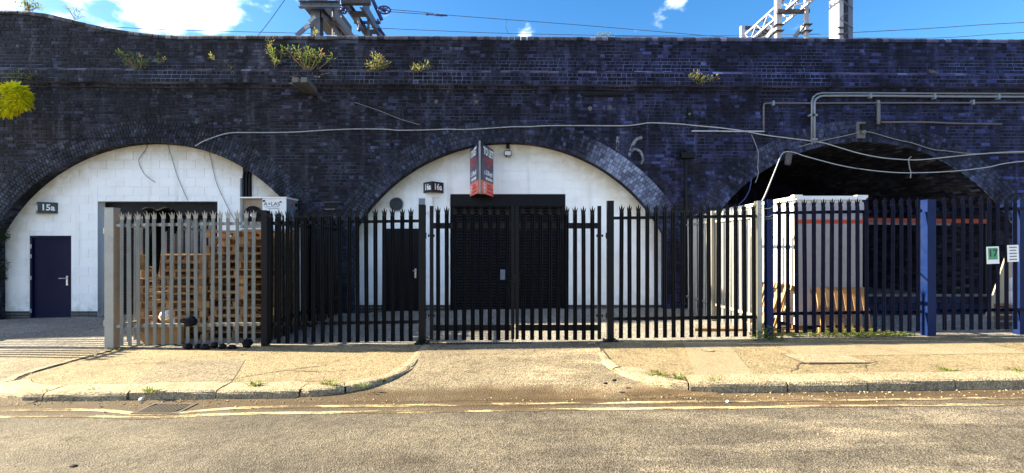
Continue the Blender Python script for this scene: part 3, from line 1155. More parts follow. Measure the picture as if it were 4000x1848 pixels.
def block_wall(c, openings, label, zbase, seed):
    rnd = random.Random(seed)
    root = thing('infill_wall', label, 'wall', (c, YW, zbase))
    x0, x1 = c-AHALF-0.05, c+AHALF+0.05
    rects = [(x0, x1, -0.4, 4.36)]
    for o in openings: rects = cut(rects, o)
    mb = MB()
    for (a, b, z0, z1) in rects:
        mb.box(((a+b)/2, YW+0.052, (z0+z1)/2), (b-a, 0.1, z1-z0))
    mb.build('joint_backing', M['white_block'], root, fix=False)
    z, r = zbase+0.12, 0
    while z < 4.35:
        h = 0.225
        x = x0-(0.22 if r % 2 else 0.0)-0.1
        while x < x1:
            rr = [(max(x, x0), min(x+0.45, x1), z, z+h)]
            x += 0.45
            if rr[0][1]-rr[0][0] < 0.04: continue
            for o in openings: rr = [k for q_ in rr for k in cut([q_], o)]
            for (a, b, c0, c1) in rr:
                if b-a < 0.035 or c1-c0 < 0.03: continue
                m, zz = (a+b)/2, (c0+c1)/2
                ins = [(a if abs(a-c) < abs(b-c) else b)-c, c0-ACZ]
                if c0 > AZS and math.hypot(*ins) > AR+0.02: continue
                w = round((b-a-0.008)/0.004)*0.004
                hh = round((c1-c0-0.008)/0.004)*0.004
                key = (round(w, 3), round(hh, 3))
                if key not in blk:
                    q_ = MB()
                    q_.brick((0,0,0), UX, UZ, NF, w, hh, 0.007, 0.005)
                    blk[key] = q_.mesh('block', M['white_block'])
                inst('block', blk[key], root, (m, YW+0.002+rnd.uniform(-0.0015, 0.0015), zz))
        z += h; r += 1
    # dark brick plinth
    pl = MB()
    rects = [(x0, x1, zbase-0.3, zbase+0.11)]
    for o in openings: rects = cut(rects, (o[0], o[1], zbase-0.5, zbase+0.3)) if o[2] < zbase+0.2 else rects
    for (a, b, z0, z1) in rects:
        x = a
        while x < b-0.02:
            w = min(0.225, b-x)
            for i in range(-3, 2):
                if w > 0.03: pl.brick((x+w/2, YW-0.002, zbase+0.018+0.073*i), UX, UZ, NF, w-0.008, 0.066, 0.016, 0.006)
            x += 0.225
    tag(pl.build('plinth_brickwork', M['plinth'], root, fix=False), kind='stuff')
    return root

def reveal(root, x0, x1, z0, z1, dep, mat):
    mb = MB()
    y0, y1 = YW-0.006, YW+dep
    t = 0.012
    mb.box((x0-t/2, (y0+y1)/2, (z0+z1)/2), (t, y1-y0, z1-z0))
    mb.box((x1+t/2, (y0+y1)/2, (z0+z1)/2), (t, y1-y0, z1-z0))
    mb.box(((x0+x1)/2, (y0+y1)/2, z1+t/2), (x1-x0+2*t, y1-y0, t))
    return mb.build('opening_reveal', mat, root)

def shutter(root, x0, x1, z0, z1, dep, hood, label=None):
    y = YW+dep
    r = bpy.data.objects.new('roller_shutter', None)
    COL.objects.link(r)
    r.parent = root
    r.location = V((x0+x1)/2, y, z0)-wloc(root)
    mb = MB()
    mb.box(((x0+x1)/2, y-0.03, z1-hood/2), (x1-x0-0.01, 0.20, hood))
    mb.build('shutter_hood', M['shutter'], r)
    for x in (x0+0.045, x1-0.045):
        MB().box((x, y-0.02, (z0+z1-hood)/2), (0.07, 0.07, z1-hood-z0)).build('guide_rail', M['shutter'], r)
    MB().box(((x0+x1)/2, y, z0+0.05), (x1-x0-0.19, 0.045, 0.09)).build('bottom_bar', M['shutter'], r)
    sp = 0.0765
    w = x1-x0-0.19
    prof_ = [(0.012, 0.0), (-0.004, 0.006), (-0.013, sp*0.35), (-0.013, sp*0.60), (-0.004, sp-0.008), (0.012, sp-0.003)]
    mb = MB()
    nn_ = len(prof_)
    for x in (-w/2, w/2):
        mb.v.extend([(x, a, b) for a, b in prof_])
    for j in range(nn_):
        a, b = j, (j+1) % nn_
        mb.f.append((a, b, b+nn_, a+nn_)); mb.m.append(0)
    me = mb.mesh('slat', M['shutter'])
    z = z0+0.095
    while z < z1-hood+0.01:
        inst('slat', me, r, ((x0+x1)/2, y, z))
        z += sp
    return r

def steel_door(root, x0, x1, z0, z1, mat, handle_side, dep=0.07, hinges=True):
    y = YW+dep
    r = bpy.data.objects.new('door', None)
    COL.objects.link(r)
    r.parent = root
    r.location = V((x0+x1)/2, y, z0)-wloc(root)
    fr = MB()
    fr.box((x0+0.03, y-0.02, (z0+z1)/2), (0.058, 0.09, z1-z0))
    fr.box((x1-0.03, y-0.02, (z0+z1)/2), (0.058, 0.09, z1-z0))
    fr.box(((x0+x1)/2, y-0.02, z1-0.03), (x1-x0-0.121, 0.09, 0.058))
    fr.build('door_frame', mat, r)
    MB().box(((x0+x1)/2, y-0.008, (z0+z1)/2-0.025), (x1-x0-0.13, 0.05, z1-z0-0.07)).build('door_leaf', mat, r)
    hx = x1-0.13 if handle_side > 0 else x0+0.13
    hz = z0+1.02
    mb = MB()
    mb.box((hx, y-0.040, hz-0.04), (0.045, 0.012, 0.24))
    mb.tube([(hx, y-0.04, hz+0.02), (hx, y-0.085, hz+0.02), (hx-handle_side*0.03, y-0.095, hz+0.02), (hx-handle_side*0.16, y-0.095, hz+0.02)], 0.011, 8)
    mb.lathe((hx, y-0.046, hz-0.10), (0,-1,0), [(0.012, 0), (0.012, 0.012)], 10)
    mb.build('door_handle', M['steel'], r)
    if hinges:
        gx = x0+0.035 if handle_side > 0 else x1-0.035
        for hzz in (z0+0.22, z0+1.05, z1-0.52, z1-0.27):
            MB().tube([(gx, y-0.07, hzz-0.05), (gx, y-0.07, hzz+0.05)], 0.014, 8).build('hinge', M['steel'], r)
    return r

def wx(px): return (px-CX)*YW/F
def wz(py): return H-(py-CY)*YW/F
# 15a
zb15 = zf(-9.3)+0.05
d15 = (wx(116), wx(278), zf(-12)+0.03, wz(921))
s15 = (wx(382), wx(850), zf(-9)-0.1, wz(787))
w15 = block_wall(ARC[0], [d15, s15], 'white painted block wall in the arch with the navy door', zb15, 3)
reveal(w15, s15[0], s15[1], s15[2], s15[3], 0.36, M['white_block'])
shutter(w15, s15[0], s15[1], s15[2], s15[3], 0.34, 0.34)
steel_door(w15, *d15, M['navy'], 1)
# 16a
d16 = (wx(1497), wx(1642), zf(-3)+0.045, wz(893))
s16 = (wx(1760), wx(2207), zf(0)-0.06, wz(760))
w16 = block_wall(ARC[1], [d16, s16], 'white painted block wall in the middle arch behind the double gates', zf(0)+0.06, 5)
reveal(w16, s16[0], s16[1], s16[2], s16[3], 0.14, M['plinth'])
sh16 = shutter(w16, s16[0], s16[1], s16[2], s16[3], 0.13, 0.30)
mb = MB()
mb.box(P(1963, 1073, YW+0.1), (0.14, 0.03, 0.26))
mb.build('lock_plate', M['conduit'], sh16)
steel_door(w16, *d16, M['shutter'], 1, hinges=False)

# unseen tall block added beyond the left end to shade the drive
root = thing('shade_block', 'unseen tall brick block added beyond the left end of the viaduct to shade the drive', 'building', (-33, YB, 0))
q = MB()
q.box((-33, YB+3.0, 4.8), (26, 6.0, 10.6))
q.build('wall', M['brick'], root)
q = MB()
q.box((-33, YB+3.0, 10.16), (26.3, 6.3, 0.12))
q.build('coping', M['concrete'], root)
q = MB()
q.box((-18, YB+3.0, 3.4), (3.99, 6.0, 8.0))
q.build('link_wall', M['brick'], root)
# ------------------------------------------------------------------ palisade fencing
PH = 2.315
def pale_mesh(mat, h=PH, seed=0, curl=1.0, hw=0.036):
    """one W-section steel pale with a triple-pointed, splayed head; base at the origin, front towards -Y"""
    rnd = random.Random(seed)
    mb = MB()
    px = [-hw, -hw*0.50, 0.0, hw*0.50, hw]
    py = [-0.012, 0.008, -0.010, 0.008, -0.012]
    t = 0.004
    hs = h-0.135
    zs = [0, hs*0.5, hs]
    k = 5
    for z in zs:
        for i in range(k):
            mb.v.append((px[i], py[i]-t/2, z))
        for i in range(k):
            mb.v.append((px[i], py[i]+t/2, z))
    for r in range(len(zs)-1):
        a = r*2*k
        for i in range(k-1):
            mb.f.append((a+i, a+i+1, a+2*k+i+1, a+2*k+i)); mb.m.append(0)
            mb.f.append((a+k+i+1, a+k+i, a+3*k+i, a+3*k+i+1)); mb.m.append(0)
        mb.f.append((a, a+2*k, a+3*k, a+k)); mb.m.append(0)
        mb.f.append((a+k-1, a+2*k-1, a+4*k-1, a+3*k-1)); mb.m.append(0)
    mb.f.append(tuple(list(range(k))+list(reversed(range(k, 2*k))))); mb.m.append(0)
    def prong(xc, y0, w, sx, sy, top):
        steps = 4
        b = len(mb.v)
        for s in range(steps+1):
            f = s/steps
            z = hs+(top-hs)*f
            ox = sx*(f**2.0)
            oy = sy*(f**1.8)
            ww = w*(1 if f < 0.55 else (1-(f-0.55)/0.45*0.93))
            for (dx, dy) in ((-ww/2,-t/2),(ww/2,-t/2),(ww/2,t/2),(-ww/2,t/2)):
                mb.v.append((xc+ox+dx, y0+oy+dy, z))
        for s in range(steps):
            q = b+s*4
            for i in range(4):
                j = (i+1) % 4
                mb.f.append((q+i, q+j, q+4+j, q+4+i)); mb.m.append(0)
        q = b+steps*4
        mb.f.append((q, q+1, q+2, q+3)); mb.m.append(0)
    c = curl
    prong(-0.023, -0.004, 0.023, -0.026*c, -0.022*c, h-0.030)
    prong(0.023, -0.004, 0.023, 0.026*c, -0.022*c, h-0.030)
    prong(0.0, -0.006, 0.032, 0.0, -0.020*c, h)
    # rivets that hold it to the rails
    for z in (0.30, PH-0.27):
        mb.lathe((0, -0.008, z), (0,-1,0), [(0.010, 0), (0.008, 0.006)], 6)
    return mb.mesh('pale', mat)
PALE = {k: [pale_mesh(M[m], seed=i, curl=cu, hw=0.031 if k == 'silver' else 0.036) for i, cu in enumerate(cs)] for k, m, cs in
        (('silver', 'galv', (1.0, 1.25, 0.8)), ('black', 'black', (1.0, 0.9, 0.75)), ('blue', 'blue', (0.7, 0.5, 0.85)))}
HOLD = {}
def rail(parent, a, b, mat, s=0.045, name='rail'):
    """angle-section rail between two points"""
    mb = MB()
    a, b = Vector(a), Vector(b)
    d = (b-a).normalized()
    n = V(-d.y, d.x, 0)
    if n.y < 0 or (abs(n.y) < 1e-3 and n.x < 0): n = -n
    mb.bar(a, b, 0.006, s)
    mb.bar(a+n*s/2+V(0,0,s/2), b+n*s/2+V(0,0,s/2), s, 0.006)
    return mb.build(name, mat, parent)

def front_fence(label, xs, post_boxes, kind, mat, x0, x1, colname='palisade_fence', y=YF, extra=None, rail_s=0.05, zoff=0.0):
    root = thing(colname, label, 'fence', ((x0+x1)/2, y, zf((x0+x1)/2)))
    for x in xs:
        z = zf(x)+0.045+zoff
        inst('pale', random.choice(PALE[kind]), root, (x, y-0.035, z), (random.uniform(-0.003, 0.003), random.uniform(-0.007, 0.007), random.uniform(-0.05, 0.05)))
    for h in (0.33, PH-0.235):
        rail(root, (x0, y-0.010, zf(x0)+0.045+h+zoff), (x1, y-0.010, zf(x1)+0.045+h+zoff), mat, rail_s)
    return root

def fx(px): return (px-CX)*YF/F
# silver run
xs = [fx(p) for p in (484, 516, 549)]+[fx(581+31.9*i) for i in range(14)]
fs = front_fence('pale galvanised palisade fence in front of the pallet stacks', xs, None, 'silver', M['galv'], fx(450), fx(1015))
mb = MB()
px0, pw = fx(435), 0.155
zb = zf(px0)
mb.box((px0, YF+0.02, zb+1.21), (pw, 0.14, 2.42))
mb.box((px0, YF+0.02, zb+2.427), (pw+0.012, 0.152, 0.012))
mb.build('box_post', M['galv'], fs)
MB().box((px0+pw/2+0.002, YF+0.022, zb+1.2), (0.004, 0.118, 2.3)).build('tan_face', M['galv_tan'], fs)  # right side of the post is coloured tan
for z in (0.42, 2.02):
    mb = MB()
    mb.box((px0-pw/2-0.03, YF, zb+z), (0.06, 0.03, 0.02))
    mb.tube([(px0-pw/2-0.045, YF, zb+z-0.04), (px0-pw/2-0.045, YF, zb+z+0.06)], 0.012, 8)
    mb.build('hinge_pin', M['galv'], fs)
# black run left of the gates
bx = [fx(p) for p in (1057,1094,1128,1162,1195,1229,1265,1299,1333,1367,1401,1436,1471,1503,1538,1572,1606)]
fb = front_fence('black palisade fence between the silver run and the double gates', bx, None, 'black', M['black'], fx(1030), fx(1640))
def ipost(parent, x, y, h, w, d, mat, along='x', name='post', zb=None):
    z0 = zf(x)-0.1 if zb is None else zb
    mb = MB()
    if along == 'x':
        mb.box((x, y, z0+h/2), (0.008, d-0.02, h))
        for s in (-1, 1): mb.box((x, y+s*(d/2-0.005), z0+h/2), (w, 0.010, h))
    else:
        mb.box((x, y, z0+h/2), (d-0.02, 0.008, h))
        for s in (-1, 1): mb.box((x+s*(d/2-0.005), y, z0+h/2), (0.010, w, h))
    return mb.build(name, mat, parent)
ipost(fb, fx(1035), YF+0.02, 2.45, 0.10, 0.11, M['black'])
def gate_post(parent, px, h=2.40, w=0.108):
    x = fx(px)
    mb = MB()
    mb.box((x, YF+0.01, zf(x)+h/2), (w, w, h))
    mb.box((x, YF+0.01, zf(x)+h+0.003), (w+0.006, w+0.006, 0.006))
    o = mb.build('gate_post', M['black'], parent)
    mb = MB()
    mb.box((x, YF+0.01, zf(x)+0.006), (0.24, 0.2, 0.014))
    for s in (-1, 1):
        for q in (-1, 1):
            mb.lathe((x+s*0.095, YF+0.01+q*0.075, zf(x)+0.013), (0,0,1), [(0.014, 0), (0.014, 0.018)], 6)
    mb.build('base_plate', M['black'], parent)
    return o
gate_post(fb, 1649)
# gates
def gate(label, stile_out, stile_in, pales, hinge_px, side):
    xa, xb = fx(stile_out), fx(stile_in)
    zg = 0.055
    root = thing('palisade_gate', label, 'gate', ((xa+xb)/2, YF, zg), 'double yard gates')
    for x in (xa, xb):
        mb = MB()
        mb.box((x, YF, zg+0.03+1.16), (0.058, 0.058, 2.30))
        mb.box((x, YF, zg+0.03+2.315), (0.060, 0.060, 0.006))
        mb.build('stile', M['black'], root)
    lo, hi = min(xa, xb)+0.03, max(xa, xb)-0.03
    for z in (P(0, 1280, YF).z, P(0, 882, YF).z):
        MB().box(((lo+hi)/2, YF, z), (hi-lo, 0.05, 0.098)).build('rail', M['black'], root)
    for p in pales:
        inst('pale', random.choice(PALE['black']), root, (fx(p), YF-0.04, zg+0.03), (0, random.uniform(-0.006, 0.006), random.uniform(-0.04, 0.04)))
    for py in (921, 1232):
        z = P(0, py, YF).z
        hx = fx(hinge_px)
        mb = MB()
        mb.tube([(hx, YF-0.035, z), (xa-side*0.10, YF-0.035, z)], 0.012, 8)
        mb.lathe((xa+side*0.045, YF-0.035, z), (1,0,0), [(0.022, -0.012), (0.022, 0.012)], 6)
        mb.lathe((xa-side*0.045, YF-0.035, z), (1,0,0), [(0.022, -0.012), (0.022, 0.012)], 6)
        mb.tube([(hx, YF-0.035, z-0.05), (hx, YF-0.035, z+0.05)], 0.016, 8)
        mb.build('hinge', M['black'], root)
    return root
g1 = gate('left leaf of the black double gates, hung beside the black steel door', 1686, 2003, [1714,1747,1781,1814,1848,1881,1914,1947,1980], 1664, 1)
g2 = gate('right leaf of the black double gates, hung on the post with the bolted base', 2341, 2020, [2044,2078,2111,2145,2178,2211,2245,2279,2312], 2368, -1)
mb = MB()
bx_ = fx(2012)
mb.tube([(bx_-0.04, YF-0.045, 0.02), (bx_-0.04, YF-0.045, 0.62), (bx_+0.04, YF-0.06, 0.62)], 0.010, 8)
mb.build('drop_bolt', M['black'], g1)
mb = MB()
mb.box((bx_+0.01, YF-0.04, 1.16), (0.12, 0.05, 0.16))
mb.build('lock_box', M['black'], g2)
# black run right of the gates
rx = [fx(p) for p in (2423,2457,2491,2525,2560,2594,2628,2662,2697,2731,2766,2802,2836,2870,2904,2940)]
fr = front_fence('black palisade fence between the double gates and the pale corner post', rx, None, 'black', M['black'], fx(2392), fx(2968))
gate_post(fr, 2384, 2.42)
ipost(fr, fx(2965), YF+0.03, 2.49, 0.085, 0.10, M['galv'], 'x', 'corner_post')
# dark blue run
ux = [fx(p) for p in (3037,3071,3106,3139,3173,3207,3241,3274,3308,3343,3377,3410,3443,3477,3511,3544,3577)]
fu = front_fence('dark blue palisade fence in front of the white cabin', ux, None, 'blue', M['blue'], fx(3000), fx(3600), zoff=0.05)
ipost(fu, fx(3005), YF+0.02, 2.51, 0.105, 0.11, M['blue_post'])
mb = MB()
xq = fx(3636)
mb.box((xq, YF+0.05, zf(xq)+1.17), (0.150, 0.14, 2.38))
mb.box((xq, YF+0.05, zf(xq)+2.365), (0.157, 0.147, 0.010))
mb.build('box_post', M['blue_post'], fu)
vx = [fx(p) for p in (3680,3714,3750,3785,3819,3853,3887,3921,3955,4035,4069,4103,4137,4171)]
fv = front_fence('dark blue palisade fence carrying the number notice at the right end', vx, None, 'blue', M['blue'], fx(3660), fx(4190), zoff=0.06)
mb = MB()
xq = fx(3995)
mb.box((xq, YF+0.05, zf(xq)+1.16), (0.12, 0.12, 2.36))
mb.build('box_post', M['blue_post'], fv)

def side_fence(label, x, y0, y1, kind, mat, face, n0=0.10, post=True, h=0.0):
    """run that goes back from the street line to the viaduct"""
    root = thing('palisade_fence', label, 'fence', (x, (y0+y1)/2, zf(x)))
    y = y0+n0
    while y < y1-0.05:
        inst('pale', random.choice(PALE[kind]), root, (x+face*0.035, y, zf(x)+0.045+h), (random.uniform(-0.006, 0.006), 0, face*pi/2+random.uniform(-0.05, 0.05)))
        y += 0.1525
    for z in (0.33, PH-0.235):
        rail(root, (x, y0, zf(x)+0.045+z+h), (x, y1, zf(x)+0.045+z+h), mat)
    if post:
        ipost(root, x-face*0.03, (y0+y1)/2, 2.45, 0.10, 0.10, mat, 'y')
    return root
sl_f = side_fence('galvanised palisade fence running back to the viaduct beside the pallets', fx(446), YF+0.1, YW-0.75, 'silver', M['galv'], -1)
ib_f = side_fence('black palisade fence running back between the pallets and the middle yard', fx(1046), YF+0.1, YB-0.05, 'black', M['black'], -1)
ir_f = side_fence('galvanised palisade fence running back beside the white cabin', fx(2962), YF+0.15, YB-0.05, 'silver', M['galv'], 1)
# open gate leaf of the neighbouring yard, whose striped shadow falls across the drive
so = side_fence('open galvanised palisade gate leaf standing back from the pavement beyond the drive', -10.55, 7.75, 9.35, 'silver', M['galv'], -1)
so['category'] = 'gate'

# ------------------------------------------------------------------ signs
def wedge_sign(label, px0, pxm, px1, pt, pb, txt, swap=False):
    """two-faced projecting number sign: outer edges on the wall, ridge towards the street"""
    x0, x1 = wx(px0), wx(px1)
    z1, z0 = wz(pt), wz(pb)
    z1, z0 = z1-0.02, z0-0.02
    yr = YW-0.30
    xm = (pxm-CX)*yr/F
    root = thing('number_sign', label, 'sign', ((x0+x1)/2, YW, z0))
    mb = MB()
    mb.prism([(x0, YW-0.012, z0), (xm, yr, z0), (x1, YW-0.012, z0)], (0, 0, z1-z0))
    mb.build('sign_box', M['sign_black'], root)
    for a, b, t in (((x0, YW-0.012), (xm, yr), 0), ((xm, yr), (x1, YW-0.012), 1)):
        d = V(b[0]-a[0], b[1]-a[1], 0)
        ln = d.length
        if ln < 0.12: continue
        n_ = V(d.y, -d.x, 0).normalized()
        c = V((a[0]+b[0])/2, (a[1]+b[1])/2, (z0+z1)/2)+n_*0.0015
        text_part(txt, 0.21, frame(c, d, (0,0,1)), M['lettering'], root, bold=0.006, sx=min(1.0, ln*0.86/0.37))
    return root
wedge_sign('black wedge sign reading 16a on the white wall beside the letting board', 1654, 1688, 1733, 711, 752, '16a')
wedge_sign('black wedge sign reading 15a above the navy door', 142, 147, 228, 789, 832, '15a')

# V-shaped letting board
yo, yr = 11.95, 10.95
root = thing('letting_board', 'navy and orange TO LET board folded in a V above the shutter', 'sign', (-0.75, 11.9, 2.9))
ridge_t, ridge_b = P(1874, 557, yr), P(1874, 753, yr)
lt, lb = P(1833, 590, yo), P(1833, 772, yo)
rt, rb = P(1932, 590, yo), P(1932, 772, yo)
zt, zb_ = (ridge_t.z+lt.z)/2, (ridge_b.z+lb.z)/2
MB().bar((ridge_t.x, yr-0.01, zb_-0.01), (ridge_t.x, yr-0.01, zt+0.03), 0.040, 0.045, up=(0,1,0)).build('ridge_post', M['galv'], root)
for side, A, B in ((0, (lt.x, yo), (ridge_t.x-0.035, yr)), (1, (ridge_t.x+0.035, yr), (rt.x, yo))):
    d = V(B[0]-A[0], B[1]-A[1], 0)
    ln = d.length
    u = d.normalized()
    n_ = V(u.y, -u.x, 0)
    c = V((A[0]+B[0])/2, (A[1]+B[1])/2, 0)
    zs = zb_+(zt-zb_)*0.265
    R3 = Matrix((u, -n_, V(0,0,1))).transposed()
    MB().box((c.x, c.y, (zs+zt)/2), (ln, 0.012, zt-zs), R3).build('navy_panel', M['sign_navy'], root)
    MB().box((c.x, c.y, (zs+zb_)/2-0.001), (ln, 0.012, zs-zb_-0.002), R3).build('orange_panel', M['sign_orange'], root)
    hh = zt-zb_
    def T(s, size, fu, fv, mat, bold=0.0, sx=1.0, al='CENTER'):
        o = V(A[0], A[1], zb_)+u*(ln*fu)+V(0,0,hh*fv)+n_*0.0075
        text_part(s, size, frame(o, u, (0,0,1)), mat, root, bold=bold, sx=sx, align=al)
    T('TO LET', 0.25, 0.5, 0.865, M['lettering'], 0.008, 0.90)
    T('INDUSTRIAL', 0.145, 0.5, 0.70, M['sign_red'], 0.004, 0.90)
    T('UNIT', 0.145, 0.5, 0.595, M['sign_red'], 0.004, 1.02)
    T('c. 3,130 sq ft', 0.15, 0.5, 0.445, M['lettering'], 0.004, 0.80)
    T('REF: 0070420', 0.085, 0.55, 0.325, M['lettering'], 0.004, 1.1)
    T('Contact us', 0.075, 0.42, 0.20, M['sign_darkred'], 0.001, 1.0, 'LEFT')
    T('0800 830 840', 0.082, 0.42, 0.135, M['sign_darkred'], 0.002, 0.95, 'LEFT')
    T('thearchco.com', 0.075, 0.42, 0.065, M['sign_darkred'], 0.001, 1.0, 'LEFT')
    for i, s in enumerate(('THE', 'ARCH', 'CO')):
        T(s, 0.065, 0.22, 0.185-0.058*i, M['lettering'], 0.002, 0.9)
    o = V(A[0], A[1], zb_)+u*(ln*0.22)+V(0,0,hh*0.127)+n_*0.008
    mb = MB()
    k = 28
    for i in range(k):
        a0, a1 = 2*pi*i/k, 2*pi*(i+1)/k
        q = [o+u*(cos(a)*r*1.0)+V(0,0,sin(a)*r) for a in (a0, a1) for r in (0.132, 0.122)]
        mb.add(q, [(0,1,3,2)])
    mb.build('logo_ring', M['lettering'], root, fix=False)
mb = MB()
for x, s in ((lt.x, 1), (rt.x, -1)):
    for f in (0.12, 0.88):
        mb.box((x+s*0.03, (yo+YW)/2, zb_+(zt-zb_)*f), (0.035, YW-yo, 0.035))
mb.build('wall_bracket', M['wood_grey'], root)

# floodlight with its sensor box, round vent, meter panel
root = thing('floodlight', 'small white-faced floodlight under the crown of the middle arch', 'light', P(1984, 600, YW))
c = P(1984, 574, YW)
MB().box(c+V(0,-0.05,0), (0.085, 0.10, 0.10)).build('junction_box', M['black'], root)
c = P(1984, 601, YW)+V(0,-0.10,0)
Rx = Matrix.Rotation(R(18), 3, 'X')
MB().box(c, (0.175, 0.045, 0.125), Rx).build('housing', M['black'], root)
MB().box(c+Rx @ V(0,-0.026,0), (0.150, 0.006, 0.100), Rx).build('lens', M['lens'], root)
mb = MB()
mb.tube(smooth_line([P(1984,580,YW)+V(0.02,-0.06,0), P(1990,590,YW)+V(0,-0.05,0), P(1995,612,YW)+V(0,-0.06,0), P(1984,616,YW)+V(0,-0.05,0)]), 0.006, 6)
mb.box(P(1978, 612, YW)+V(0,-0.06,0), (0.05, 0.06, 0.03))
mb.build('bracket', M['black'], root)

c = P(1549, 798, YW)
root = thing('round_vent', 'round louvred vent in the white wall above the black door', 'vent', c)
mb = MB()
mb.lathe(c+V(0,-0.03,0), (0,1,0), [(0.165, 0), (0.185, 0.004), (0.190, 0.03), (0.160, 0.03), (0.158, 0.004), (0.165, 0.0)], 28)
mb.build('rim', M['grille'], root)
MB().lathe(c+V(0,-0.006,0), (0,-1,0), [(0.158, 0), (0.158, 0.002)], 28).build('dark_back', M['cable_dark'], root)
for i in range(8):
    z = -0.135+i*0.0385
    w = 2*sqrt(max(0.001, 0.158**2-z*z))
    MB().box(c+V(0,-0.020,z), (w-0.01, 0.030, 0.006), Matrix.Rotation(R(-35), 3, 'X')).build('louvre', M['grille'], root)
c = P(1663, 800, YW)
root = thing('meter_box', 'pale two-panelled meter box behind the gate post', 'meter box', c)
MB().box(c+V(0,-0.03,0), (0.37, 0.06, 0.40)).build('casing', M['white'], root)
for s, m in ((-1, 'conduit'), (1, 'paper')):
    MB().box(c+V(s*0.085,-0.063,-0.01), (0.155, 0.008, 0.33)).build('panel', M[m], root)

# black box light and its pipe on the pier
root = thing('pier_floodlight', 'black box floodlight on the brick pier with a pipe below it', 'light', P(2677, 612, YB))
c = P(2677, 612, YB)
MB().box(c+V(0,-0.12,0), (0.34, 0.17, 0.13)).build('housing', M['black'], root)
MB().lathe(c+V(0,-0.06,0.11), (0,1,0), [(0.04,-0.05),(0.055,0.0),(0.055,0.06)], 12).build('back_mount', M['black'], root)
MB().box(c+V(-0.20,-0.08,-0.03), (0.10, 0.05, 0.05)).build('side_arm', M['black'], root)
mb = MB()
mb.tube([c+V(0,-0.06,-0.06), V(c.x, YB-0.06, 0.3)], 0.030, 10)
for z in (3.1, 2.3, 1.4): mb.box((c.x, YB-0.045, z), (0.12, 0.06, 0.03))
mb.build('pipe', M['black'], root)
# tie plate
c = P(2690, 445, YB)
root = thing('tie_plate', 'black cross-shaped iron tie plate above the box floodlight', 'tie plate', c)
mb = MB()
mb.box(c+V(0,-0.03,0), (0.09, 0.05, 0.26))
mb.box(c+V(-0.065,-0.028,0.0), (0.042, 0.04, 0.10))
mb.box(c+V(0.065,-0.028,0.0), (0.042, 0.04, 0.10))
mb.build('cross', M['black'], root)
MB().lathe(c+V(0,-0.05,-0.02), (0,-1,0), [(0.035,0),(0.028,0.03)], 8).build('nut', M['rust_pipe'], root)
# other anchor bolts
for (px, py, lab) in ((2383, 420, 'small pale anchor plate on the spandrel left of the brown-stained one'), (2378, 424, None), (1862, 398, 'pale round anchor plate on the dark spandrel left of the letting board'), (1705, 397, 'rough anchor bolt on the spandrel over the round vent'), (2305, 424, 'small bright bolt head in the wall over the painted number')):
    if lab is None: continue
    c = P(px, py, YB)
    o = MB().lathe(c+V(0,-0.005,0), (0,-1,0), [(0.055,0),(0.05,0.012),(0.02,0.018),(0.016,0.04)], 9).build('anchor_plate', M['iron'] if px != 2305 else M['concrete'], None, origin=c)
    tag(o, lab, 'anchor plate', 'anchor plates in the viaduct wall')
# cavity over the pier with its sill
c = P(1298, 803, YB)
root = thing('beam_socket', 'dark beam socket with a pale sill in the left pier', 'beam socket', c)
mb = MB()
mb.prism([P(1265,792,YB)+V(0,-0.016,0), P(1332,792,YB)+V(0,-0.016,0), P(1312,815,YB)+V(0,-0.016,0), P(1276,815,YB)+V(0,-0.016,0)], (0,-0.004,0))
mb.build('hollow_shade', M['cable_dark'], root)  # flat dark plate stands for the shade inside the socket
mb = MB()
mb.bar(P(1266,790,YB)+V(0,-0.02,0), P(1332,790,YB)+V(0,-0.02,0), 0.05, 0.014)
mb.bar(P(1272,818,YB)+V(0,-0.03,0), P(1312,818,YB)+V(0,-0.03,0), 0.07, 0.03)
mb.build('sill', M['concrete'], root)
# dark bars stand for the shade of a drip slot under the corbel
mb = MB()
a, b = P(2268, 366, YB), P(2434, 366, YB)
mb.bar(a+V(0,-0.03,0), b+V(0,-0.03,0), 0.06, 0.075)
mb.bar(a+V(0,-0.045,-0.055), b+V(0,-0.045,-0.055), 0.05, 0.02)
o = mb.build('slot_shade', M['cable_dark'], None, origin=a)
tag(o, 'dark bars in place of the shaded drip slot under the corbel above the painted number', 'slot')
# projecting broken concrete beam
c = P(1190, 350, YB)
root = thing('concrete_corbel', 'broken concrete beam jutting from the wall below the big wall shrub', 'beam', c)
for dx, m in ((0.0, 'concrete'), (0.20, 'concrete')):
    mb = MB()
    y0, y1 = YB+0.05, YB-1.05
    x = c.x+0.02+dx
    z = c.z-0.03
    a = [(x-0.07,y0,z-0.06),(x+0.09,y0,z-0.06),(x+0.09,y0,z+0.06),(x-0.07,y0,z+0.06)]
    x2 = x+0.22
    b = [(x2-0.06,y1,z-0.16),(x2+0.08,y1,z-0.15),(x2+0.08,y1,z-0.05),(x2-0.06,y1,z-0.04)]
    mb.add(a+b, [(0,1,2,3),(7,6,5,4),(0,4,5,1),(1,5,6,2),(2,6,7,3),(3,7,4,0)])
    mb.build('beam', M[m], root)
mb = MB()
mb.box((c.x+0.14, YB-0.5, c.z-0.14), (0.10, 1.0, 0.03), Matrix.Rotation(R(6), 3, 'X'))
mb.build('rusty_soffit', M['rust_pipe'], root)

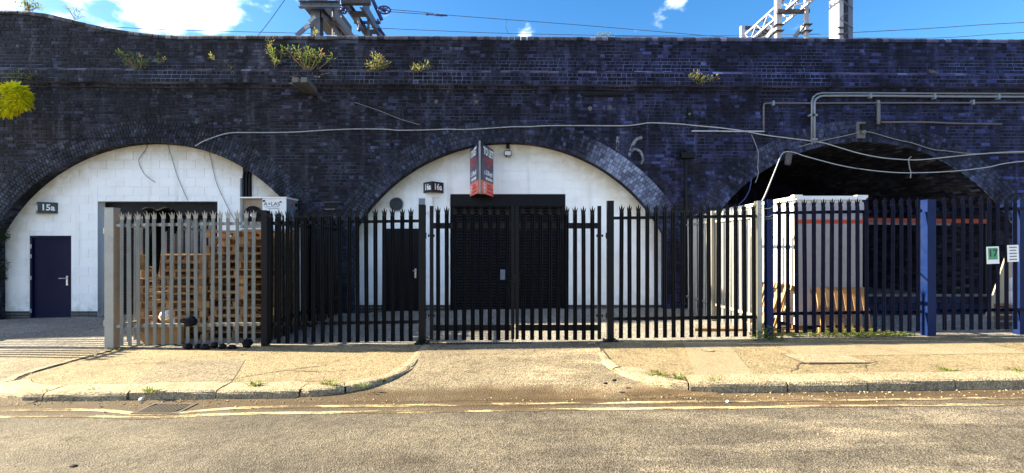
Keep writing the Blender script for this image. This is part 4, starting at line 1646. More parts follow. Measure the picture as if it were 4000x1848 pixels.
# ------------------------------------------------------------------ condenser unit on a stand beside the left arch wall
ya, yb_ = 10.85, 11.42
x0, x1 = (936-CX)*ya/F, (1118-CX)*ya/F
z1 = H+(CY-772)*ya/F
z0 = z1-0.72
root = thing('condenser_unit', 'pale grey refrigeration unit with an open fan bay on a steel stand', 'condenser', ((x0+x1)/2, ya, zf(x0)))
xm = (1025-CX)*ya/F
t = 0.018
mb = MB()
mb.box(((x0+x1)/2, (ya+yb_)/2, z1), (x1-x0+0.03, yb_-ya+0.03, 0.03))
mb.box(((x0+x1)/2, (ya+yb_)/2, z0), (x1-x0, yb_-ya, 0.03))
mb.box((x0, (ya+yb_)/2, (z0+z1)/2), (t, yb_-ya, z1-z0-0.032))
mb.box(((x0+xm)/2, yb_, (z0+z1)/2), (xm-x0-0.02, t, z1-z0-0.032))
mb.build('casing', M['white'], root)
MB().box(((xm+x1)/2, (ya+yb_)/2, (z0+z1)/2), (x1-xm, yb_-ya, z1-z0-0.032)).build('service_panel', M['white'], root)
MB().box((x1+0.004, (ya+yb_)/2, (z0+z1)/2), (0.008, yb_-ya-0.02, z1-z0-0.05)).build('side_panel', M['conduit'], root)
cf = V((x0+xm)/2, ya+0.10, z0+0.36)
mb = MB()
mb.box(cf+V(0,0.02,0), (xm-x0-0.03, 0.02, z1-z0-0.05))
mb.build('fan_board', M['galv_tan'], root)
MB().lathe(cf+V(0,-0.01,-0.04), (0,-1,0), [(0.215,0),(0.215,0.02),(0.20,0.02),(0.195,0.004)], 28).build('fan_shroud', M['cable_dark'], root)
for i in range(5):
    a = 2*pi*i/5
    q = cf+V(cos(a)*0.11, -0.035, sin(a)*0.11-0.04)
    MB().box(q, (0.15, 0.006, 0.08), Matrix.Rotation(-a, 3, 'Y') @ Matrix.Rotation(R(22), 3, 'X')).build('fan_blade', M['cable_dark'], root)
MB().lathe(cf+V(0,-0.05,-0.04), (0,-1,0), [(0.04,0),(0.035,0.03)], 12).build('fan_hub', M['white'], root)
text_part('A+LAS', 0.115, frame((xm+0.22, ya-0.002, z1-0.150), (1,0,0), (0,0,1)), M['print'], root, bold=0.001, sx=1.15)
mb = MB()
mb.box((xm+0.22, ya-0.001, z1-0.215), (0.33, 0.002, 0.012))
mb.box((xm+0.26, ya-0.001, z1-0.255), (0.26, 0.002, 0.012))
mb.build('printed_lines', M['conduit'], root)
MB().box((xm+0.035, ya-0.004, z1-0.075), (0.045, 0.01, 0.045)).build('catch', M['cable_dark'], root)
MB().lathe((x1-0.13, ya, z1-0.10), (0,-1,0), [(0.02,0),(0.016,0.02)], 8).build('catch', M['cable_dark'], root)
MB().lathe((x1+0.008, ya+0.26, z1-0.12), (1,0,0), [(0.05,0),(0.045,0.02)], 12).build('isolator', M['orange'], root)
for dz in (0.13, 0.28):
    MB().lathe((x1+0.008, ya+0.47, z1-dz), (1,0,0), [(0.045,0),(0.045,0.02),(0.03,0.02)], 14).build('gauge', M['cable_dark'], root)
mb = MB()
mb.tube(smooth_line([(x1+0.03,ya+0.30,z1-0.16),(x1+0.05,ya+0.10,z1-0.36),(x1+0.03,ya-0.05,z1-0.55)]), 0.008, 6)
mb.build('flex', M['conduit'], root)
for xx in (x0+0.06, x1-0.06):
    for yy in (ya+0.05, yb_-0.05):
        MB().box((xx, yy, (zf(x0)+z0-0.015)/2), (0.06, 0.05, z0-0.015-zf(x0))).build('stand_leg', M['galv'], root)
# dark service duct with pipes in the wall behind it
xa_, xb_ = wx(949), wx(984)
root = thing('pipe_duct', 'dark recessed duct of black pipes beside the refrigeration unit', 'pipes', ((xa_+xb_)/2, YW, 2.2))
MB().box(((xa_+xb_)/2, YW-0.006, 2.95), (xb_-xa_, 0.012, 1.7)).build('recess_shade', M['cable_dark'], root)  # flat black panel stands for the shade of the recess
for i in range(3):
    x = xa_+0.045+0.075*i
    MB().tube([(x, YW-0.05, 2.15), (x, YW-0.05, 3.50-0.02*i), (x+0.02, YW-0.03, 3.58)], 0.028, 10).build('pipe', M['black'], root)
mb = MB()
mb.box((xa_-0.035, YW-0.02, 2.8), (0.04, 0.03, 1.25))
for i in range(16):
    mb.box((xa_-0.035, YW-0.037, 2.25+i*0.075), (0.022, 0.006, 0.03))
mb.build('cable_tray', M['conduit'], root)

# ------------------------------------------------------------------ pallets
def pallet_root(label, group, loc, rz, mat, protos):
    root = thing('wooden_pallet', label, 'pallet', loc, group, rz)
    for nm, me, lo in protos[mat]:
        if nm == 'deck_board' and random.random() < 0.10: continue
        if nm == 'base_board' and random.random() < 0.12: continue
        o = bpy.data.objects.new(nm, me)
        COL.objects.link(o)
        o.parent = root
        o.location = lo
        o.rotation_euler = (random.uniform(-.006,.006), random.uniform(-.008,.008), random.uniform(-.02,.02))
    return root
def wooden(nm, size, mat):
    q = MB()
    q.box((0,0,0), size)
    return q.mesh(nm, M[mat])
PP = {}
for mat in ('wood', 'wood_grey'):
    tb = wooden('deck_board', (1.18, 0.12, 0.021), mat)
    st = wooden('stringer_board', (0.10, 0.99, 0.021), mat)
    bl = wooden('block', (0.10, 0.13, 0.080), mat)
    bb = wooden('base_board', (1.18, 0.10, 0.021), mat)
    L_ = []
    for y in (-0.435, -0.2175, 0, 0.2175, 0.435): L_.append(('deck_board', tb, (0, y, 0.1335)))
    for x in (-0.54, 0, 0.54): L_.append(('stringer_board', st, (x, 0, 0.112)))
    for x in (-0.54, 0, 0.54):
        for y in (-0.43, 0, 0.43): L_.append(('block', bl, (x, y, 0.061)))
    for y in (-0.44, 0, 0.44): L_.append(('base_board', bb, (0, y, 0.0105)))
    PP[mat] = L_
ORD = ['lowest', 'second', 'third', 'fourth', 'fifth', 'sixth', 'seventh', 'eighth', 'ninth', 'tenth', 'eleventh', 'twelfth', 'thirteenth', 'fourteenth']
def stack(px, Y, n, where, rz0):
    x = (px-CX)*Y/F
    for i in range(n):
        lab = ('%s wooden pallet from the ground in the %s' % (ORD[i], where)) if 0 < i < n-1 else (('lowest wooden pallet, on the ground, in the %s' % where) if i == 0 else ('topmost wooden pallet of the %s' % where))
        pallet_root(lab, 'wooden pallets stacked behind the silver fence', (x+random.uniform(-0.06, 0.06), Y+random.uniform(-0.05, 0.05), zf(x)+0.002+i*0.1455), rz0+R(random.uniform(-2.5, 2.5)), random.choice(('wood', 'wood', 'wood_grey')), PP)
stack(733, 9.15, 11, 'shorter stack by the silver fence', R(1))
stack(990, 9.25, 14, 'taller stack by the silver fence', R(-1))
stack(752, 10.32, 11, 'added rear stack behind the shorter one', R(-1.5))  # rear stacks added so gaps between the front pallets stay dark
stack(1010, 10.42, 14, 'added rear stack behind the taller one', R(1.5))

# pallets leaning by the cabin
def leaning(label, base, rz, tilt, mat, nb, hgt, wdt):
    root = thing('leaning_pallet', label, 'pallet', base, None, rz)
    Rt = Matrix.Rotation(tilt, 3, 'X')
    for i in range(nb):
        x = -wdt/2+wdt*(i+0.5)/nb
        q = MB()
        q.box(Rt @ V(x, 0, hgt/2), (wdt/nb*0.52, 0.022, hgt), Rt)
        q.build('slat', M[mat], root) if False else None
        me = q.mesh('slat', M[mat])
        o = bpy.data.objects.new('slat', me); COL.objects.link(o); o.parent = root
    for z in (0.06, hgt*0.5, hgt-0.06):
        q = MB()
        q.box(Rt @ V(0, 0.062, z), (wdt, 0.10, 0.09), Rt)
        me = q.mesh('cross_bar', M[mat])
        o = bpy.data.objects.new('cross_bar', me); COL.objects.link(o); o.parent = root
    return root
xl = (3305-CX)*8.45/F
leaning('slatted pallet leaning on the front of the white cabin', (xl, 8.42, zf(xl)+0.01), R(-3), R(-15), 'wood', 6, 0.84, 0.95)
leaning('sunlit pallet leaning on the side of the white cabin', (4.86, 9.15, zf(4.8)+0.01), R(-84), R(-17), 'wood', 5, 0.92, 1.0)
o = MB().box((0,0,0), (1.5, 0.10, 0.05), Matrix.Rotation(R(-4), 3, 'Z')).build('timber_plank', M['wood_grey'])
o.location = ((2880-CX)*8.75/F, 8.85, zf(4)+0.03)
tag(o, 'long timber plank lying on the sunlit concrete behind the fence', 'plank')
o = MB().box((0,0,0), (0.75, 0.14, 0.04), Matrix.Rotation(R(12), 3, 'Z')).build('timber_plank', M['wood'])
o.location = ((3060-CX)*8.5/F, 8.5, zf(5)+0.03)
tag(o, 'short board lying at the foot of the white cabin', 'plank')

# ------------------------------------------------------------------ cabin, low wall, orange beam in the open arch
yc = 8.75
x0, x1 = (3112-CX)*yc/F, (3368-CX)*yc/F
zc0, zc1 = zf(6)+0.10, H+(CY-778)*yc/F
root = thing('storage_cabin', 'tall white storage cabin with an orange stripe under the right arch', 'cabin', ((x0+x1)/2, yc, zf(6)))
ye = 12.9
MB().box(((x0+x1)/2, (yc+ye)/2, (zc0+zc1)/2), (x1-x0, ye-yc, zc1-zc0)).build('body', M['cabin'], root)
MB().box(((x0+x1)/2+0.01, yc-0.004, zc1/2+zc0/2-0.03), (x1-x0-0.02, 0.008, zc1-zc0-0.08)).build('front_panel', M['cabin_front_shade'], root)
MB().box(((x0+x1)/2, yc-0.010, zc1-0.42), (x1-x0, 0.006, 0.075)).build('stripe', M['orange'], root)
mb = MB()
mb.box(((x0+x1)/2, yc-0.03, zc1+0.02), (x1-x0+0.08, 0.07, 0.07))
mb.box((x0-0.02, (yc+ye)/2, zc1+0.02), (0.07, ye-yc, 0.07))
mb.box((x0-0.01, yc-0.02, zc1+0.05), (0.16, 0.10, 0.05))
mb.box((x1-0.04, yc-0.02, zc1+0.045), (0.20, 0.09, 0.05))
mb.build('roof_rim', M['white'], root)
for i in range(5):
    x = x0+0.05+(x1-x0-0.1)*i/4
    MB().box((x, yc-0.016, zc1-0.16), (0.16, 0.024, 0.20)).build('top_panel', M['cabin_front_shade'], root)
for i in range(9):
    y = yc+0.25+i*0.45
    MB().box((x0-0.008, y, (zc0+zc1)/2), (0.016, 0.05, zc1-zc0-0.08)).build('side_rib', M['cabin'], root)
for x in (x0+0.12, x1-0.12):
    MB().box((x, yc+0.2, zf(6)+0.05), (0.14, 0.3, 0.10)).build('foot', M['wood_grey'], root)

root = thing('storage_rack', 'dark pallet rack with an orange beam deep in the right arch', 'rack', (8.3, 11.0, zf(8)))
zb2 = H+(CY-860)*11.0/F
MB().bar(((3380-CX)*11.0/F, 11.0, zb2), ((3850-CX)*11.0/F, 11.0, zb2-0.03), 0.05, 0.10).build('beam', M['orange_dull'], root)
for px in (3390, 3640, 3860):
    x = (px-CX)*11.0/F
    MB().box((x, 11.06, zf(x)+1.2), (0.08, 0.08, 2.4)).build('upright', M['cable_dark'], root)
MB().bar(((3380-CX)*11.0/F, 11.9, zb2), ((3850-CX)*11.0/F, 11.9, zb2-0.03), 0.05, 0.11).build('beam', M['rust_pipe'], root)

root = thing('low_block_wall', 'low wall of dark concrete blocks behind the blue fence', 'wall', (7.9, 10.3, zf(8)))
MB().box((8.6, 10.32, zf(8)+0.22), (4.0, 0.10, 0.44)).build('core', M['mortar'], root)
bmesh_ = {}
for r in range(3):
    x = 6.65-(0.22 if r % 2 else 0)
    while x < 10.6:
        w = 0.43
        if 'b' not in bmesh_:
            q = MB(); q.brick((0,0,0), UX, UZ, NF, w, 0.142, 0.05, 0.012); bmesh_['b'] = q.mesh('block', M['dark_block'])
        inst('block', bmesh_['b'], root, (x, 10.27+random.uniform(-0.012, 0.012), zf(8)+0.075+r*0.152), (random.uniform(-0.01, 0.01), random.uniform(-0.01, 0.01), 0))
        x += 0.445
MB().box((8.6, 10.27, zf(8)+0.475), (4.05, 0.24, 0.035)).build('coping_slab', M['concrete'], root)
# sheet leaning at the right
q = MB()
q.prism([(10.0, 9.9, zf(9)), (10.9, 9.9, zf(9)), (10.9, 9.9, zf(9)+1.5), (10.5, 9.9, zf(9)+1.5)], (0, 0.03, 0))
o = q.build('board_sheet', M['galv_tan'], None, origin=(10.4, 9.9, zf(9)))
tag(o, 'cut board sheet standing behind the fence below the number notice', 'board')

# white container on a crate by the right-hand post
root = thing('plastic_drum', 'bright white plastic drum on a crate at the far right', 'drum', ((3972-CX)*8.6/F, 8.6, 0.75))
c = V((3972-CX)*8.6/F, 8.6, 0.62)
MB().lathe(c, (0,0,1), [(0.10,0),(0.11,0.03),(0.11,0.24),(0.10,0.26),(0.11,0.28),(0.11,0.48),(0.06,0.53),(0.05,0.55)], 20).build('body', M['white_bag'], root, smooth=True)
MB().lathe(c+V(0,0,0.55), (0,0,1), [(0.055,0),(0.055,0.035)], 14).build('lid', M['white'], root)
c = V((3972-CX)*8.6/F, 8.6, zf(9))
root = thing('slatted_crate', 'dark slatted crate under the white plastic drum', 'crate', c)
hh = 0.62-zf(9)
for s in (-1, 1):
    for q_ in (-1, 1):
        MB().box(c+V(s*0.19, q_*0.16, hh/2), (0.05, 0.05, hh)).build('leg', M['wood_grey'], root)
for i in range(4):
    z = 0.07+(hh-0.10)*i/3
    for q_ in (-1, 1): MB().box(c+V(0, q_*0.196, z), (0.43, 0.02, 0.085)).build('slat', M['wood_grey'], root)
MB().box(c+V(0,0,hh-0.012), (0.44, 0.42, 0.02)).build('top', M['wood_grey'], root)

# paper notices on the fence
c = P(3878, 997, YF-0.065)
root = thing('number_notice', 'white paper notice with 17 on a green square', 'notice', c)
Rn = Matrix.Rotation(R(-2), 3, 'Y')
MB().box(c, (0.215, 0.004, 0.297), Rn).build('paper', M['paper'], root)
MB().box(c+Rn @ V(0.0,-0.003,0.025), (0.160, 0.002, 0.200), Rn).build('green_square', M['green'], root)
text_part('17', 0.17, frame(c+Rn @ V(0,-0.0045,0.03), Rn @ V(1,0,0), Rn @ V(0,0,1)), M['sign_black'], root, bold=0.004)
c = P(3957, 990, YF-0.065)
root = thing('text_notice', 'white paper notice with lines of print beside the number notice', 'notice', c)
MB().box(c, (0.195, 0.004, 0.29), Rn).build('paper', M['paper'], root)
for i in range(5):
    w = (0.13, 0.11, 0.13, 0.12, 0.13)[i]
    MB().box(c+Rn @ V(0.0,-0.003,0.105-0.052*i), (w, 0.002, 0.018), Rn).build('print_line', M['print'], root)

# ------------------------------------------------------------------ things caught on or lying by the silver fence
q = MB()
nx, nz = 30, 26
xa, xb = fx(566), fx(684)
rnd = random.Random(5)
def cloth_bottom(u):
    if u < 0.50: return 1.03-0.10*sin(u*9)+0.12*u if u < 0.42 else 1.1-(u-0.42)*9
    return 0.34+0.05*sin(u*17)
zt = zf(fx(620))+0.045+PH+0.055
for back in (0, 1):
    pass
def cl(u, v):
    x = xa+(xb-xa)*u+0.03*sin(v*5+u*3)
    L0 = max(0.28, cloth_bottom(u))
    d = v*(L0+0.12)
    if d < 0.12:
        a = d/0.12*pi
        y = YF-0.03-0.055*cos(a)
        z = zt-0.05+0.05*sin(a)+0.02*sin(u*11)
    else:
        y = YF+0.05+0.03*sin(u*21+v*2)+0.02*sin(u*9-v*4)
        z = zt-0.05-(d-0.12)
    return (x, y, z)
for t_ in (0.0, 0.012):
    for i in range(nx+1):
        for j in range(nz+1):
            x, y, z = cl(i/nx, j/nz)
            q.v.append((x, y+t_, z-t_*0.4))
k = (nx+1)*(nz+1)
for i in range(nx):
    for j in range(nz):
        a = i*(nz+1)+j
        q.f.append((a, a+nz+1, a+nz+2, a+1)); q.m.append(0)
        q.f.append((k+a+1, k+a+nz+2, k+a+nz+1, k+a)); q.m.append(0)
def edge(lst):
    for a, b in zip(lst, lst[1:]):
        q.f.append((a, b, k+b, k+a)); q.m.append(0)
edge([j for j in range(nz+1)]); edge([nx*(nz+1)+j for j in range(nz+1)])
edge([i*(nz+1) for i in range(nx+1)]); edge([i*(nz+1)+nz for i in range(nx+1)])
o = q.build('hanging_jacket', M['cloth'], None, smooth=True, origin=(fx(620), YF, zt))
tag(o, 'black jacket hung over the top of the silver fence', 'jacket')

def crumple(name, c, r, mat, seed, label, cat, group=None, n=1.0):
    bm = bmesh.new()
    bmesh.ops.create_icosphere(bm, subdivisions=3, radius=1.0)
    rnd_ = random.Random(seed)
    ph = [rnd_.uniform(0, 6) for _ in range(9)]
    from mathutils import noise as nz_
    for v in bm.verts:
        p = v.co.copy()
        d = 1+0.30*n*nz_.noise(p*1.7+V(seed, 0, 0))+0.20*n*abs(nz_.noise(p*4.1+V(0, seed, 0)))-0.08*n
        v.co = V(p.x*r[0]*d, p.y*r[1]*d, max(-r[2]*0.75, p.z*r[2]*d))
    zmin = min(v.co.z for v in bm.verts)
    for v in bm.verts: v.co.z -= zmin
    me = bpy.data.meshes.new(name)
    bm.to_mesh(me); bm.free()
    me.materials.append(mat)
    for p in me.polygons: p.use_smooth = True
    o = bpy.data.objects.new(name, me)
    COL.objects.link(o)
    o.location = c
    return tag(o, label, cat, group)
def gx(px, Y): return (px-CX)*Y/F
gg = 'dark bundles along the foot of the silver fence'
for i, (px, Y, r, lab) in enumerate((
        (735, 7.98, (0.085, 0.08, 0.07), 'leftmost black bundle at the foot of the silver fence, below the caught sack'),
        (775, 8.00, (0.06, 0.07, 0.06), 'small black bundle second from the left along the silver fence foot'),
        (800, 7.95, (0.10, 0.08, 0.06), 'wide black bundle with a pale shine at the silver fence foot'),
        (838, 8.02, (0.07, 0.08, 0.075), 'black bundle in the middle of the row along the silver fence foot'),
        (868, 7.97, (0.08, 0.07, 0.06), 'black bundle third from the right along the silver fence foot'),
        (906, 7.95, (0.09, 0.07, 0.05), 'low black bundle second from the right along the silver fence foot'),
        (965, 8.05, (0.10, 0.09, 0.11), 'black bundle beside the black fence post, rightmost of the row'))):
    crumple('black_bundle', (gx(px, Y), Y, zf(gx(px, Y))-0.005), tuple(v*0.8 for v in r), M['bag'], 11+i, lab, 'bag', gg, 1.9)
o = crumple('black_sack', (gx(738, 8.0), 8.02, H-(1275-CY)*8.0/F), (0.13, 0.09, 0.085), M['bag'], 31, 'black plastic sack caught between the silver pales', 'bag', None, 1.7)
o = crumple('white_carrier_bag', (gx(655, 8.45), 8.4, H-(1245-CY)*8.45/F), (0.09, 0.08, 0.10), M['white_bag'], 41, 'crumpled white plastic bag in front of the shorter pallet stack', 'bag', None, 2.0)
o = crumple('white_carrier_bag', (gx(622, 8.3), 8.4, H-(1250-CY)*8.45/F), (0.06, 0.06, 0.06), M['white_bag'], 42, 'small white plastic bag left of the crumpled one by the pallets', 'bag')
o = crumple('white_carrier_bag', (gx(668, 8.4), 8.45, zf(-6)), (0.05, 0.07, 0.27), M['white_bag'], 43, 'tall twist of white plastic sheet standing by the pallets', 'bag', None, 0.7)
q = MB()
q.bar((gx(590, 8.5), 8.42, zf(-6)+0.16), (gx(720, 8.5), 8.42, zf(-6)+0.16), 0.16, 0.30)
q.bar((gx(590, 8.5), 8.42, zf(-6)+0.33), (gx(720, 8.5), 8.42, zf(-6)+0.33), 0.30, 0.03)
tag(q.build('timber_baulk', M['wood'], None, origin=(gx(655, 8.5), 8.42, zf(-6))), 'timber baulk on the ground under the white plastic bag', 'timber')
# ------------------------------------------------------------------ cables and pipes on the viaduct
def cable(name, label, pts, r, mat, y=YB-0.06, cat='cable', ys=None, group=None, k=6):
    pp = []
    for i, (a, b) in enumerate(pts):
        yy = ys[i] if ys else y
        pp.append(P(a, b, yy))
    q = MB()
    q.tube(smooth_line(pp, k), r, 7)
    o = q.build(name, mat, None, smooth=True, origin=pp[0], fix=False)
    return tag(o, label, cat, group)
c1 = [(763,571),(780,560),(800,550),(845,533),(890,521),(940,518),(1050,518),(1150,516),(1250,510),(1300,507),(1400,504),(1500,505),(1560,509),(1650,508),(1750,505),(1830,506),(1990,496),(2060,495),(2150,491),(2300,491),(2440,491),(2500,485),(2540,480),(2650,484),(2720,491),(2800,498),(2900,511),(2990,528),(3100,542),(3210,557),(3280,577),(3360,600),(3450,617),(3540,624),(3600,624),(3700,614),(3800,604),(4000,592),(4510,585)]
cable('wall_cable', 'long pale cable sagging along the viaduct from the left arch to the right edge', c1, 0.014, M['cable_white'])
c2 = [(2968,800),(2985,770),(3005,722),(3030,660),(3048,615),(3060,597),(3078,592),(3110,598),(3155,613),(3310,652),(3466,672),(3582,675),(3722,669),(3854,654),(4000,630),(4510,600)]
cable('wall_cable', 'pale cable drooping across the open arch from the blue fence', c2, 0.013, M['cable_white'], ys=[8.25,8.6,9.3,10.2,10.9,11.2,11.3]+[11.42]*9)
cable('wall_cable', 'grey cable looping from the junction box over the open arch to the right', [(3120,575),(3200,552),(3290,533),(3350,519),(3385,515),(3420,522),(3500,545),(3560,558),(3640,583),(3700,590),(3800,600),(4000,597),(4510,595)], 0.013, M['cable_grey'], YB-0.05)
cable('wall_cable', 'thin black wire rising from the left arch to the broken concrete beam', [(560,528),(640,512),(720,500),(800,478),(940,440),(1060,398),(1190,360)], 0.008, M['cable_dark'], YB-0.04)
cable('wall_cable', 'thin black wire running level over the crown of the left arch', [(190,545),(420,538),(600,535),(760,534),(900,528)], 0.008, M['cable_dark'], YB-0.04)
cable('wall_cable', 'sagging black wire over the right haunch of the left arch', [(560,478),(640,488),(740,496),(860,500),(980,492),(1060,478),(1110,474),(1160,482)], 0.008, M['cable_dark'], YB-0.04)
cable('wall_cable', 'pale thin wire falling from the concrete beam towards the middle arch', [(1385,400),(1480,432),(1560,464),(1640,488)], 0.009, M['cable_grey'], YB-0.04)
cable('hanging_wire', 'curled thin wire hanging on the white wall over the number sign 15a', [(577,562),(565,590),(548,612),(542,630),(552,660),(572,688),(605,712)], 0.007, M['cable_grey'], YW-0.03)
cable('hanging_wire', 'straight thin wire hanging down the white wall over the left shutter', [(655,565),(672,620),(690,680),(712,735),(733,782)], 0.007, M['cable_grey'], YW-0.03)
cable('hanging_wire', 'thin wire hanging down the white wall beside the refrigeration unit', [(817,590),(832,660),(848,720),(875,780),(905,840),(930,880)], 0.007, M['cable_grey'], YW-0.03)
cable('hanging_wire', 'loose pale wire dangling beside the arch edge over the corner post', [(2935,525),(2950,560),(2962,600),(2960,650),(2962,680),(2950,715)], 0.011, M['cable_grey'], YB-0.05)
cable('hanging_wire', 'dark loose wire looping into the open arch from the pier', [(2930,525),(2925,560),(2920,620)], 0.009, M['cable_dark'], YB-0.05)
cable('hanging_wire', 'bluish wire curving down behind the corner post', [(2935,700),(2928,740),(2910,775),(2885,800)], 0.012, M['gantry_blue'], YB-0.05)
cable('hanging_wire', 'short stub of cable hanging from the sagging pale cable in the open arch', [(3560,612),(3550,622),(3552,650),(3558,675),(3556,697)], 0.014, M['cable_grey'], YB-0.06)
cable('wall_conduit', 'short pale conduit under the long cable beside the box floodlight', [(2702,512),(2780,512),(2850,513),(2985,513)], 0.020, M['cable_white'], YB-0.05, 'conduit')
# conduits at the right
def pipe(name, label, pts, r, mat, y, cat='conduit', clips=()):
    pp = [P(a, b, y) for a, b in pts]
    root = thing(name, label, cat, pp[0])
    q = MB()
    q.tube(pp, r, 9)
    q.build('pipe', mat, root, smooth=True, fix=False)
    for a, b, hor in clips:
        c = P(a, b, y)
        MB().box(c+V(0,0.02,0), (0.05, 0.10, 2*r+0.07) if hor else (2*r+0.07, 0.10, 0.05)).build('clip', M['conduit'], root)
    return root
yy = YB-0.07
pipe('steel_conduit', 'upper steel conduit bending down beside the open arch', [(3181,560),(3181,400),(3186,388),(3200,378),(3215,374),(3400,374),(3700,377),(4510,380)], 0.030, M['conduit'], yy, clips=[(3181,545,False),(3181,450,False),(3400,374,True),(3650,377,True),(3900,378,True)])
pipe('steel_conduit', 'outer steel conduit running above the open arch to the right edge', [(3171,566),(3171,398),(3176,380),(3190,368),(3210,363),(3400,363),(3700,365),(4510,367)], 0.022, M['conduit'], yy, clips=[(3171,450,False)])
pipe('rusty_pipe', 'rust-streaked horizontal pipe below the steel conduits', [(2983,508),(2983,414),(2986,405),(2996,403),(3170,403),(3400,402),(3700,402),(4510,399)], 0.022, M['rust_pipe'], yy+0.02, 'pipe', [(3020,404,True),(3430,402,True),(3800,400,True)])
pipe('rusty_pipe', 'short flaking pipe dropping from the horizontal one over the arch', [(3432,404),(3432,470),(3431,486)], 0.040, M['concrete'], yy+0.01, 'pipe')
pipe('rusty_pipe', 'dark ledge pipe over the right shoulder of the open arch', [(3442,478),(3560,477),(3640,478),(3720,482),(3912,484)], 0.022, M['rust_pipe'], yy+0.02, 'pipe')
c = P(3359, 510, YB)
root = thing('junction_box', 'weathered junction box above the crown of the open arch', 'junction box', c)
MB().box(c+V(0,-0.03,0), (0.20, 0.05, 0.40)).build('back_plate', M['concrete'], root)
MB().box(c+V(0.01,-0.08,0.07), (0.12, 0.10, 0.14)).build('switch', M['cable_dark'], root)
MB().lathe(c+V(0.01,-0.10,-0.07), (0,-1,0), [(0.055,0),(0.05,0.05),(0.03,0.06)], 12).build('bulb_cover', M['rust_pipe'], root)
root = thing('cylinder_light', 'grey cylinder light hung at the left edge of the open arch', 'light', P(3070, 620, YB))
c = P(3071, 622, YB)+V(0,-0.10,0)
Rr = Matrix.Rotation(R(8), 3, 'Y')
MB().lathe(c+V(0.02,0,0.17), Rr @ V(0,0,-1), [(0.06,0),(0.075,0.02),(0.075,0.30),(0.05,0.34)], 14).build('housing', M['gantry_dark'], root)
MB().box(P(3071, 590, YB)+V(0,-0.06,0), (0.08, 0.14, 0.05)).build('bracket', M['black'], root)

# thin barbed strands on the corner posts
for i, (za, zb2, sg) in enumerate(((2.37, 2.44, 0.05), (2.28, 2.30, 0.08), (2.19, 2.24, 0.04))):
    xa, xb = fx(2955), fx(3085)
    q = MB()
    q.tube(smooth_line([(xa, YF-0.02, za), (xa+0.18, YF-0.05, (za+zb2)/2-sg), (xa+0.35, YF-0.03, (za+zb2)/2+sg*0.4), (xb, YF-0.02, zb2)], 5), 0.004, 5)
    o = q.build('wire_strand', M['cable_grey'], None, origin=(xa, YF, za), fix=False)
    tag(o, ('topmost thin wire strand twisted round the fence tops at the corner post', 'middle thin wire strand sagging at the corner post', 'lowest thin wire strand tied below the fence tops at the corner post')[i], 'wire', 'wire strands at the corner post')

# ------------------------------------------------------------------ overhead line gantries on the deck
root = thing('overhead_line_gantry', 'grey steel railway gantry with twin booms above the left of the middle arch', 'gantry', (-5.8, 14.0, 5.55))
Yg = 14.0
xc = (1239-CX)*Yg/F
zt_ = H+(CY-45)*Yg/F
mb = MB()
mb.box((xc, Yg, (5.5+zt_)/2), (0.015, 0.24, zt_-5.5))
for s in (-1, 1): mb.box((xc, Yg+s*0.13, (5.5+zt_)/2), (0.27, 0.016, zt_-5.5))
mb.build('column', M['gantry'], root)
a, b = P(1198, 39, Yg-0.05), P(1272, 39, Yg-0.05)
MB().bar(a, b, 0.5, 0.09).build('cap_plate', M['gantry_dark'], root)
a, b = P(1172, 22, Yg-0.35), P(1327, 22, Yg-0.35)
mb = MB()
mb.bar(a, b, 0.012, 0.17)
for dz in (0.085, -0.085): mb.bar(a+V(0,-0.06,dz), b+V(0,-0.06,dz), 0.13, 0.014)
for px in (1210, 1252, 1290):
    for py in (16, 29): mb.box(P(px, py, Yg-0.37), (0.03, 0.03, 0.03))
mb.build('cross_channel', M['gantry'], root)
for px in (1182, 1320):
    c = P(px, 0, Yg-0.33)
    MB().box((c.x, c.y, c.z+0.55), (0.10, 0.08, 1.35)).build('upright', M['gantry'], root)
MB().bar(P(1170,-95,Yg-0.33), P(1330,-95,Yg-0.33), 0.12, 0.14).build('top_channel', M['gantry'], root)
MB().bar(P(1215,2,Yg-0.2), P(1275,2,Yg-0.2), 0.35, 0.12).build('packing', M['gantry_dark'], root)
def boom(root, pxl, pyl, pxr, pyr, Y0, Y1, mat, dep=0.26, every=1.3):
    l, r = P(pxl, pyl, Y0), P(pxr, pyr, Y0)
    z = (l.z+r.z)/2
    for x in (l.x, r.x):
        q = MB()
        s = 1 if x == l.x else -1
        q.box((x, (Y0+Y1)/2, z), (0.012, Y1-Y0, dep))
        for dz in (dep/2, -dep/2): q.box((x+s*0.05, (Y0+Y1)/2, z+dz), (0.11, Y1-Y0, 0.012))
        q.build('boom_channel', mat, root)
    y = Y0+0.4
    while y < Y1:
        MB().box(((l.x+r.x)/2, y, z-dep/2-0.012), (r.x-l.x-0.10, 0.34, 0.012)).build('batten', M['gantry_dark'], root)
        y += every
    return l.x, r.x, z
boom(root, 1256, 52, 1306, 48, Yg-0.1, 31.0, M['gantry'], 0.24, 1.5)
q = MB()
q.box(P(1300, 88, 18.3)+V(0,0,0), (1.0, 1.4, 0.35))
q.build('boom_platform', M['gantry_dark'], root)
boom(root, 1346, 12, 1418, 12, Yg+0.2, 33.0, M['gantry'], 0.26, 1.2)
for px, p0, Y in ((1440, 14, 15.0), (1477, 74, 16.2)):
    c = P(px, p0, Y)
    q = MB()
    q.box((c.x, Y, (5.5+c.z)/2), (0.07, 0.008, c.z-5.5))
    q.box((c.x-0.03, Y, (5.5+c.z)/2), (0.010, 0.09, c.z-5.5))
    q.build('drop_post', M['gantry'], root)
for px, p0, Y in ((1299, 45, 14.6), (1333, 62, 15.4), (1306, 118, 16.0)):
    c = P(px, p0, Y)
    MB().tube([(c.x, Y, 5.6), (c.x, Y, c.z)], 0.016, 8).build('drop_pipe', M['gantry_white'], root)
